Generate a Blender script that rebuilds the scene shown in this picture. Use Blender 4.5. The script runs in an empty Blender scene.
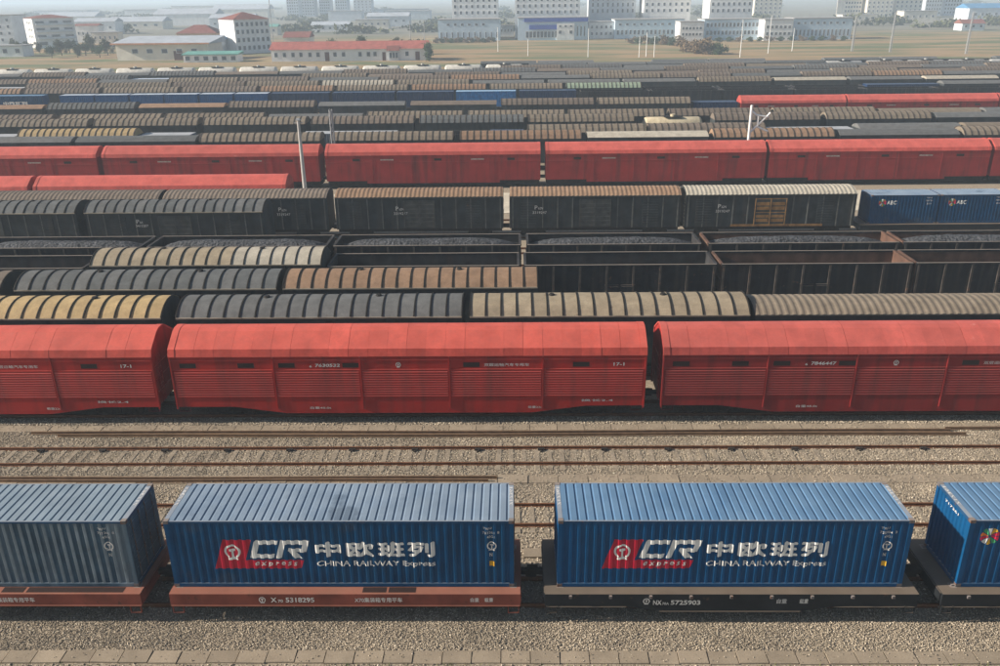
import bpy, bmesh, math, random
import numpy as np
from mathutils import Matrix, Vector

random.seed(7)
rng = np.random.default_rng(11)
SC = bpy.context.scene
COL = SC.collection
R = math.radians

# ------------------------------------------------------------------ camera, sky, sun, exposure
CAM_H, CAM_PITCH, CAM_YAW, CAM_ROLL, FOCAL = 20.753, 0.3856, 0.0185, -0.0120, 0.834936
_cy, _sy, _cp, _sp, _cr, _sr = (math.cos(CAM_YAW), math.sin(CAM_YAW), math.cos(CAM_PITCH), math.sin(CAM_PITCH),
                                math.cos(CAM_ROLL), math.sin(CAM_ROLL))
_right = Vector((_cy, _sy, 0)); _ahead = Vector((-_sy, _cy, 0)); _z = Vector((0, 0, 1))
FWD = _ahead * _cp - _z * _sp
_up = _ahead * _sp + _z * _cp
RGT = _right * _cr + _up * _sr
UPV = _up * _cr - _right * _sr
cam_data = bpy.data.cameras.new('camera')
cam_data.sensor_width = 36.0
cam_data.lens = 36.0 * FOCAL
cam_data.clip_start = 0.1
cam_data.clip_end = 12000
cam = bpy.data.objects.new('camera', cam_data)
COL.objects.link(cam)
m = Matrix((RGT, UPV, -FWD)).transposed().to_4x4()
m.translation = Vector((0, 0, CAM_H))
cam.matrix_world = m
SC.camera = cam

SUN_EL, SUN_BEHIND = 25.0, -3.6         # sun low on the left, a touch to the camera's side of the trains
world = bpy.data.worlds.new('World')
SC.world = world
world.use_nodes = True
wn = world.node_tree
bg = wn.nodes['Background']
sky = wn.nodes.new('ShaderNodeTexSky')
sky.sky_type = 'NISHITA'
sky.sun_disc = False
sky.sun_elevation = R(SUN_EL)
sky.sun_rotation = R(270 + SUN_BEHIND)
sky.dust_density = 1.0
sky.air_density = 1.0
wn.links.new(sky.outputs[0], bg.inputs[0])
bg.inputs[1].default_value = 0.055
sun_data = bpy.data.lights.new('sun', 'SUN')
sun_data.energy = 5.0
sun_data.angle = R(0.9)
sun_data.color = (1.0, 0.90, 0.77)
sun = bpy.data.objects.new('sun', sun_data)
COL.objects.link(sun)
sdir = Vector((math.cos(R(SUN_EL)) * math.cos(R(SUN_BEHIND)), -math.cos(R(SUN_EL)) * math.sin(R(SUN_BEHIND)), -math.sin(R(SUN_EL))))
sun.rotation_euler = sdir.to_track_quat('-Z', 'Y').to_euler()
sun.location = (-60, 10, 40)

SC.view_settings.view_transform = 'Standard'
SC.view_settings.look = 'None'
SC.view_settings.exposure = 0.95
SC.view_settings.gamma = 1.0
SC.view_settings.use_curve_mapping = False
SC.cycles.use_denoising = True
SC.cycles.max_bounces = 8
SC.cycles.diffuse_bounces = 3
SC.cycles.glossy_bounces = 2
SC.cycles.volume_bounces = 6

def at_x(px, D, z):
    """X of the point that stands at distance D and height z on the line of sight of picture column px (0..1000)."""
    u = (px / 1000.0 - 0.5) / FOCAL
    # solve  RGT.v = u * FWD.v  for v = (X, D, z - H)
    a = RGT.x - u * FWD.x
    b = (RGT.y - u * FWD.y) * D + (RGT.z - u * FWD.z) * (z - CAM_H)
    return -b / a

# ------------------------------------------------------------------ materials
MATS = {}
def node(nt, t, **kw):
    n = nt.nodes.new(t)
    for k, v in kw.items():
        setattr(n, k, v)
    return n

def mat(name, col, rough=0.6, metal=0.0, var=0.18, scale=1.2, rnd=0.0, dust=None, streak=None, spots=None, bump=None, fine=None, spec=0.12, roofdirt=0):
    """Procedural paint or stone: broad tone noise, per-object tone, settled dust on upward faces, run-down streaks, rust spots."""
    ma = bpy.data.materials.new(name)
    ma.use_nodes = True
    nt = ma.node_tree
    L = nt.links.new
    bs = nt.nodes['Principled BSDF']
    bs.inputs['Roughness'].default_value = rough
    bs.inputs['Metallic'].default_value = metal
    bs.inputs['Specular IOR Level'].default_value = spec
    geo = node(nt, 'ShaderNodeNewGeometry')
    pos = geo.outputs['Position']
    def noise(sc, stretch=None, detail=5.0):
        v = pos
        if stretch:
            mp = node(nt, 'ShaderNodeMapping'); mp.inputs['Scale'].default_value = stretch
            L(pos, mp.inputs['Vector']); v = mp.outputs[0]
        n = node(nt, 'ShaderNodeTexNoise'); n.inputs['Scale'].default_value = sc; n.inputs['Detail'].default_value = detail
        L(v, n.inputs['Vector'])
        return n.outputs['Fac']
    def ramp(src, a, b, lo, hi):
        r = node(nt, 'ShaderNodeMapRange'); r.inputs[1].default_value = a; r.inputs[2].default_value = b
        r.inputs[3].default_value = lo; r.inputs[4].default_value = hi
        L(src, r.inputs[0]); return r.outputs[0]
    def mul(a, b):
        n = node(nt, 'ShaderNodeMath', operation='MULTIPLY'); L(a, n.inputs[0])
        if isinstance(b, (int, float)): n.inputs[1].default_value = b
        else: L(b, n.inputs[1])
        return n.outputs[0]
    tone = ramp(noise(scale), 0.3, 0.7, 1 - var, 1 + var)
    if fine:
        tone = mul(tone, ramp(noise(fine[0], detail=2.0), 0.3, 0.7, 1 - fine[1], 1 + fine[1]))
    if rnd:
        oi = node(nt, 'ShaderNodeObjectInfo')
        tone = mul(tone, ramp(oi.outputs['Random'], 0, 1, 1 - rnd, 1 + rnd))
    vm = node(nt, 'ShaderNodeVectorMath', operation='SCALE')
    vm.inputs[0].default_value = col[:3]
    L(tone, vm.inputs['Scale'])
    cur = vm.outputs[0]
    def blend(fac, c2, cur):
        mx = node(nt, 'ShaderNodeMix', data_type='RGBA')
        L(fac, mx.inputs[0]); L(cur, mx.inputs[6]); mx.inputs[7].default_value = (*c2[:3], 1)
        return mx.outputs[2]
    if streak:
        c2, amt, sc = streak
        cur = blend(mul(ramp(noise(sc, (1, 1, 0.07), 4), 0.48, 0.78, 0, 1), amt), c2, cur)
    if spots:
        c2, th, sc = spots
        cur = blend(ramp(noise(sc, None, 6), th, th + 0.1, 0, 0.85), c2, cur)
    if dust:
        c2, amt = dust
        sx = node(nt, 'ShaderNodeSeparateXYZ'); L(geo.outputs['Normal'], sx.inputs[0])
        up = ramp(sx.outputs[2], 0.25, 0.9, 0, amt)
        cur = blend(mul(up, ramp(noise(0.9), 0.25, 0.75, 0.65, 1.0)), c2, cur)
    if roofdirt:
        cur = blend(ramp(noise(0.55, None, 7), 0.60, 0.68, 0, 0.55), (0.05, 0.075, 0.11), cur)
    L(cur, bs.inputs['Base Color'])
    if bump:
        bn = node(nt, 'ShaderNodeBump'); bn.inputs['Strength'].default_value = bump[1]; bn.inputs['Distance'].default_value = bump[2] if len(bump) > 2 else 0.02
        L(noise(bump[0], None, 4), bn.inputs['Height']); L(bn.outputs[0], bs.inputs['Normal'])
    MATS[name] = ma
    return ma

RUST = (0.11, 0.045, 0.022)
DUST = (0.36, 0.33, 0.29)
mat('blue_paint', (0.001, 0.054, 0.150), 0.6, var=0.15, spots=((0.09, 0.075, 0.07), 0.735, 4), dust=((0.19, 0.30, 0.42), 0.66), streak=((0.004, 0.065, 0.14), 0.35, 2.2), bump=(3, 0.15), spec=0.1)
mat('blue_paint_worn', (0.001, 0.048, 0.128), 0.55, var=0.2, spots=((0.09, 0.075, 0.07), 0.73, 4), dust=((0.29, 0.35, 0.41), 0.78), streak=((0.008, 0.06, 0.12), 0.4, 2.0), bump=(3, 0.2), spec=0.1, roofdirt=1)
mat('blue_paint_chalky', (0.040, 0.080, 0.120), 0.6, var=0.3, dust=((0.29, 0.35, 0.40), 0.75), streak=((0.20, 0.24, 0.27), 0.7, 1.6), bump=(3, 0.2))
mat('blue_trim', (0.010, 0.050, 0.12), 0.5, var=0.2, dust=((0.38, 0.40, 0.42), 0.75), spots=(RUST, 0.64, 5))
mat('casting_steel', (0.12, 0.11, 0.11), 0.7, var=0.3, dust=((0.33, 0.28, 0.24), 0.6), spots=(RUST, 0.5, 8))
mat('logo_red', (0.42, 0.012, 0.035), 0.5, var=0.1, streak=((0.25, 0.05, 0.08), 0.35, 3))
mat('logo_white', (0.72, 0.72, 0.69), 0.5, var=0.14, scale=3, streak=((0.35, 0.38, 0.40), 0.5, 3))
mat('mark_dull', (0.30, 0.22, 0.20), 0.7, var=0.3, scale=5)
mat('mark_white', (0.55, 0.54, 0.52), 0.6, var=0.25, scale=6)
mat('mark_yellow', (0.62, 0.36, 0.03), 0.6, var=0.2, scale=4)
mat('mark_green', (0.05, 0.28, 0.12), 0.6)
mat('mark_orange', (0.65, 0.17, 0.02), 0.6)
mat('mark_crimson', (0.55, 0.02, 0.06), 0.6)
mat('wagon_red', (0.17, 0.045, 0.030), 0.65, var=0.3, dust=((0.31, 0.15, 0.105), 0.7), spots=((0.07, 0.03, 0.02), 0.63, 4), streak=((0.10, 0.035, 0.025), 0.4, 3))
mat('wagon_black', (0.012, 0.014, 0.017), 0.6, var=0.3, dust=((0.27, 0.21, 0.155), 0.62), spots=((0.10, 0.05, 0.03), 0.66, 3))
mat('underframe', (0.020, 0.018, 0.017), 0.8, var=0.4, scale=4)
mat('wheel_steel', (0.06, 0.045, 0.04), 0.6, metal=0.3, var=0.3, scale=6)
mat('red_paint', (0.37, 0.023, 0.017), 0.55, var=0.14, scale=0.8, dust=((0.62, 0.17, 0.14), 0.72), streak=((0.13, 0.022, 0.018), 0.8, 2.0), spots=((0.10, 0.035, 0.025), 0.69, 3.5), bump=(1.2, 0.2, 0.03))
mat('red_roof', (0.46, 0.066, 0.048), 0.6, var=0.2, scale=0.9, rnd=0.19, fine=(7, 0.08), streak=((0.28, 0.055, 0.045), 0.6, 2.6), dust=((0.60, 0.15, 0.115), 0.5), spots=((0.24, 0.05, 0.04), 0.72, 4), bump=(1.1, 0.3, 0.04))
mat('red_paint_faded', (0.26, 0.023, 0.021), 0.6, var=0.15, scale=0.8, dust=((0.55, 0.16, 0.13), 0.7), streak=((0.09, 0.022, 0.02), 0.8, 2.0), spots=((0.10, 0.04, 0.03), 0.69, 3.5), bump=(1.2, 0.2, 0.03))
mat('red_roof_faded', (0.41, 0.070, 0.056), 0.6, var=0.22, scale=0.9, rnd=0.19, fine=(7, 0.08), streak=((0.26, 0.055, 0.05), 0.6, 2.6), dust=((0.55, 0.15, 0.12), 0.5), spots=((0.60, 0.30, 0.26), 0.70, 2), bump=(1.1, 0.3, 0.04))
mat('red_roof_orange', (0.40, 0.074, 0.046), 0.6, var=0.2, scale=0.5, rnd=0.12, streak=((0.25, 0.055, 0.04), 0.6, 1.4), dust=((0.54, 0.15, 0.09), 0.5))
mat('red_dark', (0.085, 0.018, 0.016), 0.7, var=0.2)
mat('vent_dark', (0.030, 0.016, 0.014), 0.8)
mat('boxcar_paint', (0.034, 0.041, 0.044), 0.6, var=0.35, scale=1.0, streak=((0.075, 0.062, 0.05), 0.5, 2.5), spots=((0.10, 0.05, 0.03), 0.68, 3))
mat('gondola_stake', (0.060, 0.052, 0.046), 0.7, var=0.4, scale=2.0, spots=((0.14, 0.08, 0.05), 0.6, 3))
mat('boxcar_post', (0.095, 0.098, 0.092), 0.6, var=0.3, scale=2.0)
mat('boxcar_door', (0.060, 0.064, 0.062), 0.6, var=0.3, scale=2.0, streak=((0.085, 0.066, 0.048), 0.55, 3))
mat('door_ochre', (0.26, 0.145, 0.055), 0.65, var=0.3, scale=2.0, spots=((0.06, 0.04, 0.03), 0.60, 5))
mat('chalk_rib', (0.115, 0.150, 0.180), 0.7, var=0.25, scale=2, streak=((0.05, 0.085, 0.12), 0.5, 2))
mat('rib_far', (0.075, 0.062, 0.05), 0.7, var=0.3)
mat('rib_dark', (0.018, 0.016, 0.014), 0.7, var=0.3)
mat('gutter_pale', (0.30, 0.26, 0.20), 0.65, var=0.3, spots=((0.06, 0.05, 0.04), 0.66, 2))
for nm, c in dict(tan=(0.182, 0.150, 0.113), yellow=(0.37, 0.27, 0.14), grey=(0.120, 0.122, 0.120), brown=(0.24, 0.155, 0.10), pale=(0.38, 0.345, 0.28),
                  sand=(0.285, 0.235, 0.165), slate=(0.10, 0.105, 0.105), green=(0.24, 0.30, 0.22), dun=(0.155, 0.125, 0.10)).items():
    mat('roof_' + nm, c, 0.7, var=0.16, scale=1.4, rnd=0.10, streak=(tuple(x * 0.55 for x in c), 0.35, 3), spots=((0.10, 0.055, 0.035), 0.70, 2.2), bump=(2.5, 0.25, 0.03), fine=(14, 0.10))
mat('gondola_paint', (0.010, 0.013, 0.018), 0.6, var=0.35, scale=1.5, streak=((0.07, 0.055, 0.045), 0.5, 3), spots=((0.085, 0.045, 0.03), 0.66, 3), dust=((0.30, 0.25, 0.20), 0.6))
mat('gondola_inside', (0.100, 0.056, 0.040), 0.8, var=0.35, scale=1.2, streak=((0.05, 0.03, 0.025), 0.5, 2))
mat('gondola_inside_dark', (0.032, 0.032, 0.034), 0.8, var=0.35, scale=1.2, streak=((0.07, 0.045, 0.035), 0.4, 2))
mat('coal', (0.060, 0.062, 0.067), 0.75, var=0.35, scale=1.2, fine=(6, 0.6), bump=(5, 1.0, 0.25))
mat('tank_white', (0.52, 0.50, 0.45), 0.5, var=0.12, rnd=0.08, streak=((0.25, 0.22, 0.18), 0.5, 2))
mat('tank_silver', (0.36, 0.36, 0.35), 0.5, var=0.15, rnd=0.1, streak=((0.12, 0.11, 0.10), 0.5, 2))
mat('tank_cream', (0.52, 0.44, 0.30), 0.5, var=0.15, streak=((0.2, 0.15, 0.1), 0.5, 2))
mat('rail_rust', (0.15, 0.066, 0.032), 0.7, var=0.25, scale=3, fine=(20, 0.2))
mat('rail_worn', (0.24, 0.16, 0.10), 0.45, metal=0.4, var=0.2, scale=3)
mat('sleeper_concrete', (0.245, 0.205, 0.155), 0.85, var=0.2, scale=2, fine=(15, 0.2), bump=(20, 0.3))
mat('slab_concrete', (0.27, 0.222, 0.165), 0.85, var=0.12, scale=1.2, rnd=0.10, fine=(22, 0.10), bump=(25, 0.25), spots=((0.22, 0.18, 0.13), 0.68, 2))
mat('road_concrete', (0.50, 0.45, 0.36), 0.85, var=0.15, scale=0.5, fine=(6, 0.1))
mat('clip_dark', (0.035, 0.028, 0.024), 0.8, var=0.3)
mat('pole_concrete', (0.42, 0.41, 0.39), 0.8, var=0.15)
mat('mast_white', (0.72, 0.72, 0.70), 0.5, var=0.1)
mat('mast_grey', (0.30, 0.31, 0.32), 0.6, var=0.1)
mat('wall_white', (0.74, 0.74, 0.73), 0.7, var=0.08, scale=0.3, streak=((0.45, 0.45, 0.44), 0.4, 0.6))
mat('wall_bluish', (0.46, 0.58, 0.68), 0.6, var=0.08, scale=0.3)
mat('wall_grey', (0.52, 0.56, 0.60), 0.7, var=0.12, scale=0.3)
mat('wall_cream', (0.70, 0.64, 0.54), 0.7, var=0.12, scale=0.3)
mat('wall_tan', (0.50, 0.38, 0.26), 0.7, var=0.15, scale=0.3)
mat('roof_tile_red', (0.32, 0.10, 0.08), 0.7, var=0.2, scale=0.6, fine=(4, 0.15))
mat('roof_tile_maroon', (0.20, 0.075, 0.06), 0.7, var=0.2, scale=0.6)
mat('roof_sheet_orange', (0.50, 0.22, 0.11), 0.6, var=0.2, scale=0.4)
mat('roof_sheet_grey', (0.36, 0.39, 0.43), 0.6, var=0.15, scale=0.3)
mat('roof_sheet_green', (0.12, 0.30, 0.26), 0.6, var=0.15, scale=0.3)
mat('roof_sheet_blue', (0.07, 0.21, 0.38), 0.6, var=0.15, scale=0.3)
mat('roof_flat_grey', (0.30, 0.30, 0.30), 0.8, var=0.15, scale=0.3)
mat('fascia_blue', (0.02, 0.06, 0.36), 0.5, var=0.1)
mat('window_glass', (0.055, 0.075, 0.10), 0.15, var=0.2, rnd=0.35, spec=0.6)
mat('window_frame', (0.55, 0.56, 0.56), 0.6)
mat('door_brown', (0.12, 0.055, 0.04), 0.6)
mat('bark', (0.10, 0.075, 0.05), 0.9)
mat('leaf_green', (0.045, 0.072, 0.030), 0.7, var=0.3, scale=1.0, rnd=0.2)
mat('leaf_olive', (0.075, 0.080, 0.038), 0.7, var=0.3, scale=1.0, rnd=0.2)
mat('leaf_brown', (0.15, 0.105, 0.062), 0.8, var=0.3, scale=1.0, rnd=0.2)
mat('grass_blade', (0.12, 0.14, 0.045), 0.8, var=0.3, scale=3)

def island_material(name, stops, rough=0.9):
    """Stones: every stone takes its own tone."""
    ma = bpy.data.materials.new(name); ma.use_nodes = True
    nt = ma.node_tree; bs = nt.nodes['Principled BSDF']; bs.inputs['Roughness'].default_value = rough
    bs.inputs['Specular IOR Level'].default_value = 0.3
    geo = node(nt, 'ShaderNodeNewGeometry')
    cr = node(nt, 'ShaderNodeValToRGB')
    e = cr.color_ramp.elements
    e[0].position, e[0].color = stops[0][0], (*stops[0][1], 1)
    e[1].position, e[1].color = stops[-1][0], (*stops[-1][1], 1)
    for p, c in stops[1:-1]:
        k = e.new(p); k.color = (*c, 1)
    nt.links.new(geo.outputs['Random Per Island'], cr.inputs[0])
    n = node(nt, 'ShaderNodeTexNoise'); n.inputs['Scale'].default_value = 0.5; n.inputs['Detail'].default_value = 7
    nt.links.new(geo.outputs['Position'], n.inputs['Vector'])
    r = node(nt, 'ShaderNodeMapRange'); r.inputs[1].default_value = 0.3; r.inputs[2].default_value = 0.7; r.inputs[3].default_value = 0.72; r.inputs[4].default_value = 1.2
    nt.links.new(n.outputs['Fac'], r.inputs[0])
    vm = node(nt, 'ShaderNodeVectorMath', operation='SCALE')
    nt.links.new(cr.outputs[0], vm.inputs[0]); nt.links.new(r.outputs[0], vm.inputs['Scale'])
    nt.links.new(vm.outputs[0], bs.inputs['Base Color'])
    MATS[name] = ma
island_material('ballast_stone', [(0.0, (0.13, 0.107, 0.08)), (0.3, (0.28, 0.235, 0.175)), (0.6, (0.40, 0.338, 0.253)), (0.9, (0.52, 0.445, 0.34)), (1.0, (0.70, 0.62, 0.50))])

def ground_material():
    """Gravel yard near, brown winter fields with green patches beyond the last track, and town ground further off."""
    ma = bpy.data.materials.new('ground_soil'); ma.use_nodes = True
    nt = ma.node_tree; L = nt.links.new
    bs = nt.nodes['Principled BSDF']; bs.inputs['Roughness'].default_value = 0.95; bs.inputs['Specular IOR Level'].default_value = 0.1
    geo = node(nt, 'ShaderNodeNewGeometry'); pos = geo.outputs['Position']
    def noise(sc, stretch=(1, 1, 1), detail=6):
        mp = node(nt, 'ShaderNodeMapping'); mp.inputs['Scale'].default_value = stretch; L(pos, mp.inputs['Vector'])
        n = node(nt, 'ShaderNodeTexNoise'); n.inputs['Scale'].default_value = sc; n.inputs['Detail'].default_value = detail
        L(mp.outputs[0], n.inputs['Vector']); return n.outputs['Fac']
    def cramp(src, stops):
        c = node(nt, 'ShaderNodeValToRGB'); e = c.color_ramp.elements
        e[0].position, e[0].color = stops[0][0], (*stops[0][1], 1); e[1].position, e[1].color = stops[-1][0], (*stops[-1][1], 1)
        for p, cc in stops[1:-1]:
            k = e.new(p); k.color = (*cc, 1)
        L(src, c.inputs[0]); return c.outputs[0]
    gravel = cramp(noise(14, detail=3), [(0.3, (0.20, 0.165, 0.125)), (0.5, (0.29, 0.24, 0.18)), (0.7, (0.40, 0.34, 0.26))])
    field = cramp(noise(0.035, (0.5, 1.6, 1)), [(0.30, (0.25, 0.165, 0.09)), (0.42, (0.31, 0.215, 0.12)), (0.52, (0.22, 0.175, 0.095)), (0.62, (0.10, 0.13, 0.06)), (0.78, (0.28, 0.195, 0.115))])
    town = cramp(noise(0.012, (0.6, 1.8, 1)), [(0.32, (0.10, 0.115, 0.085)), (0.48, (0.20, 0.19, 0.16)), (0.60, (0.16, 0.155, 0.12)), (0.75, (0.34, 0.33, 0.31))])
    sx = node(nt, 'ShaderNodeSeparateXYZ'); L(pos, sx.inputs[0])
    def step(a, b):
        r = node(nt, 'ShaderNodeMapRange'); r.inputs[1].default_value = a; r.inputs[2].default_value = b
        L(sx.outputs[1], r.inputs[0]); return r.outputs[0]
    m1 = node(nt, 'ShaderNodeMix', data_type='RGBA'); L(step(243, 246), m1.inputs[0]); L(gravel, m1.inputs[6]); L(field, m1.inputs[7])
    m2 = node(nt, 'ShaderNodeMix', data_type='RGBA'); L(step(440, 520), m2.inputs[0]); L(m1.outputs[2], m2.inputs[6]); L(town, m2.inputs[7])
    L(m2.outputs[2], bs.inputs['Base Color'])
    bn = node(nt, 'ShaderNodeBump'); bn.inputs['Strength'].default_value = 0.6; bn.inputs['Distance'].default_value = 0.04
    L(noise(14, detail=3), bn.inputs['Height']); L(bn.outputs[0], bs.inputs['Normal'])
    MATS['ground_soil'] = ma
ground_material()

# ------------------------------------------------------------------ mesh helpers
class MB:
    """Collects faces for one mesh; each face carries a material slot."""
    def __init__(s):
        s.v, s.f, s.m = [], [], []
    def add(s, verts, faces, mi=0):
        o = len(s.v)
        s.v += [tuple(q) for q in verts]
        s.f += [tuple(i + o for i in f) for f in faces]
        s.m += [mi] * len(faces)
        return s
    def box(s, x0, x1, y0, y1, z0, z1, mi=0):
        return s.add([(x0, y0, z0), (x1, y0, z0), (x1, y1, z0), (x0, y1, z0), (x0, y0, z1), (x1, y0, z1), (x1, y1, z1), (x0, y1, z1)],
                     [(0, 3, 2, 1), (4, 5, 6, 7), (0, 1, 5, 4), (1, 2, 6, 5), (2, 3, 7, 6), (3, 0, 4, 7)], mi)
    def prism_x(s, prof, x0, x1, mi=0, caps=True, closed=True):
        """Profile [(y, z)] swept from x0 to x1."""
        n = len(prof)
        v = [(x0, y, z) for y, z in prof] + [(x1, y, z) for y, z in prof]
        f = [(i, (i + 1) % n, n + (i + 1) % n, n + i) for i in range(n if closed else n - 1)]
        if caps:
            f += [tuple(range(n - 1, -1, -1)), tuple(range(n, 2 * n))]
        return s.add(v, f, mi)
    def prism_y(s, prof, y0, y1, mi=0):
        n = len(prof)
        v = [(x, y0, z) for x, z in prof] + [(x, y1, z) for x, z in prof]
        f = [(i, (i + 1) % n, n + (i + 1) % n, n + i) for i in range(n)] + [tuple(range(n - 1, -1, -1)), tuple(range(n, 2 * n))]
        return s.add(v, f, mi)
    def cyl(s, c, r, h, axis='z', n=12, mi=0, r2=None):
        r2 = r if r2 is None else r2
        v = []
        for k, rr in ((0, r), (1, r2)):
            for i in range(n):
                a = 2 * math.pi * i / n
                p, q = rr * math.cos(a), rr * math.sin(a)
                t = h * k
                v.append({'z': (c[0] + p, c[1] + q, c[2] + t), 'y': (c[0] + p, c[1] + t, c[2] + q), 'x': (c[0] + t, c[1] + p, c[2] + q)}[axis])
        f = [(i, (i + 1) % n, n + (i + 1) % n, n + i) for i in range(n)] + [tuple(range(n - 1, -1, -1)), tuple(range(n, 2 * n))]
        return s.add(v, f, mi)
    def bar(s, p, q, w, mi=0):
        p, q = Vector(p), Vector(q); d = (q - p).normalized()
        a = d.orthogonal().normalized() * w / 2; b = d.cross(a).normalized() * w / 2
        v = [p + a + b, p - a + b, p - a - b, p + a - b, q + a + b, q - a + b, q - a - b, q + a - b]
        return s.add(v, [(0, 1, 2, 3), (7, 6, 5, 4), (0, 4, 5, 1), (1, 5, 6, 2), (2, 6, 7, 3), (3, 7, 4, 0)], mi)
    def mesh(s, name, mats, smooth=False):
        me = bpy.data.meshes.new(name)
        me.from_pydata(s.v, [], s.f)
        for a in ([mats] if isinstance(mats, str) else mats):
            me.materials.append(MATS[a])
        if len(me.polygons):
            me.polygons.foreach_set('material_index', s.m)
            if smooth:
                me.polygons.foreach_set('use_smooth', [True] * len(s.f))
        bm = bmesh.new(); bm.from_mesh(me); bmesh.ops.recalc_face_normals(bm, faces=bm.faces); bm.to_mesh(me); bm.free()
        me.update()
        return me

def ob(name, me, parent=None, loc=(0, 0, 0), rz=0.0):
    o = bpy.data.objects.new(name, me)
    COL.objects.link(o)
    o.location = loc
    if rz: o.rotation_euler = (0, 0, rz)
    if parent: o.parent = parent
    return o
def thing(name, loc=(0, 0, 0), label=None, cat=None, group=None, rz=0.0):
    o = ob(name, None, None, loc, rz)
    return tag(o, label, cat, group)
def tag(o, label=None, cat=None, group=None, kind=None):
    if label: o['label'] = label
    if cat: o['category'] = cat
    if group: o['group'] = group
    if kind: o['kind'] = kind
    return o
def copy_tree(o, parent=None):
    kids = list(o.children)
    c = o.copy(); COL.objects.link(c); c.parent = parent
    for ch in kids: copy_tree(ch, c)
    return c
def swap_mats(root, table):
    """Gives a copied thing its own paint: object-level slots, so the meshes stay shared."""
    for o in [root] + list(root.children_recursive):
        if o.type != 'MESH': continue
        for sl in o.material_slots:
            if sl.material and sl.material.name in table:
                new = MATS[table[sl.material.name]]
                sl.link = 'OBJECT'; sl.material = new
ORD = ['first', 'second', 'third', 'fourth', 'fifth', 'sixth', 'seventh', 'eighth', 'ninth', 'tenth', 'eleventh', 'twelfth', 'thirteenth',
       'fourteenth', 'fifteenth', 'sixteenth', 'seventeenth', 'eighteenth', 'nineteenth', 'twentieth', 'twenty-first', 'twenty-second', 'twenty-third',
       'twenty-fourth', 'twenty-fifth', 'twenty-sixth', 'twenty-seventh', 'twenty-eighth']

def flat_from(obj_data):
    o = bpy.data.objects.new('outline', obj_data); COL.objects.link(o)
    bpy.context.view_layer.update()
    me = bpy.data.meshes.new_from_object(o.evaluated_get(bpy.context.evaluated_depsgraph_get()))
    bpy.data.objects.remove(o)
    return me
def letters(s, box, bold=0.0, shear=0.0):
    """Writing as a flat mesh in (u, v), stretched to fill box = (u0, v0, u1, v1)."""
    cu = bpy.data.curves.new('writing', 'FONT'); cu.body = s; cu.resolution_u = 3; cu.offset = bold; cu.shear = shear
    me = flat_from(cu)
    co = np.array([v.co for v in me.vertices]); lo, hi = co.min(0), co.max(0)
    u0, v0, u1, v1 = box
    P = [(u0 + (c[0] - lo[0]) / (hi[0] - lo[0]) * (u1 - u0), v0 + (c[1] - lo[1]) / (hi[1] - lo[1]) * (v1 - v0)) for c in co]
    F = [tuple(p.vertices) for p in me.polygons]
    bpy.data.meshes.remove(me)
    return P, F
def heavy(s, box, w):
    """Bold writing: the strokes laid over each other with small shifts; the third entry lifts each layer a hair above the last."""
    u0, v0, u1, v1 = box; out = []
    for i, (a, b) in enumerate(((0, 0), (1, 0), (-1, 0), (0, 1), (0, -1), (.7, .7), (-.7, -.7), (.7, -.7), (-.7, .7))):
        P, F = letters(s, (u0 + w, v0 + w, u1 - w, v1 - w))
        out.append(([(u + a * w, v + b * w) for u, v in P], F, i * .0012))
    return out
def outline(loops):
    cu = bpy.data.curves.new('outline', 'CURVE'); cu.dimensions = '2D'; cu.fill_mode = 'BOTH'
    for lp in loops:
        sp = cu.splines.new('POLY'); sp.points.add(len(lp) - 1)
        for p, (u, v) in zip(sp.points, lp): p.co = (u, v, 0, 1)
        sp.use_cyclic_u = True
    me = flat_from(cu)
    P = [(v.co[0], v.co[1]) for v in me.vertices]; F = [tuple(p.vertices) for p in me.polygons]
    bpy.data.meshes.remove(me)
    return P, F
def circle(u, v, r, n=20, a0=0.0, a1=2 * math.pi):
    return [(u + r * math.cos(a0 + (a1 - a0) * i / n), v + r * math.sin(a0 + (a1 - a0) * i / n)) for i in range(n if abs(a1 - a0) > 6.28 else n + 1)]
def paint_on(name, shapes, material, depth_at=None, cuts=(), y=0.0, lift=0.004):
    """Flat print laid on a (possibly corrugated) face that looks to -Y: u -> x, v -> z."""
    bm = bmesh.new()
    for sh in shapes:
        P, F = sh[:2]; up = sh[2] if len(sh) > 2 else 0.0
        vs = [bm.verts.new((u, -up, v)) for u, v in P]
        for f in F:
            try: bm.faces.new([vs[i] for i in f])
            except ValueError: pass
    if len(bm.verts):
        lo = min(v.co.x for v in bm.verts); hi = max(v.co.x for v in bm.verts)
        for c in cuts:
            if lo < c < hi:
                bmesh.ops.bisect_plane(bm, geom=bm.verts[:] + bm.edges[:] + bm.faces[:], plane_co=(c, 0, 0), plane_no=(1, 0, 0))
    for v in bm.verts:
        v.co.y += y - lift + (depth_at(v.co.x) if depth_at else 0.0)
    for f in bm.faces:
        if f.normal.y > 0: f.normal_flip()
    bm.normal_update()
    for f in bm.faces:
        if f.normal.y > 0: f.normal_flip()
    me = bpy.data.meshes.new(name); bm.to_mesh(me); bm.free()
    me.materials.append(MATS[material])
    return me
HAZE = 0.00055
# ------------------------------------------------------------------ ground, tracks, paths, ballast
def T(k): return 25.45 + 5.0 * k          # centre line of track k counted from the container train
G = -0.17                                  # ground level, rail head is z = 0
tag(ob('ground', MB().add([(-7000, -60, G), (7000, -60, G), (7000, 9000, G), (-7000, 9000, G)], [(0, 1, 2, 3)]).mesh('ground', 'ground_soil')), kind='structure')

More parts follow.
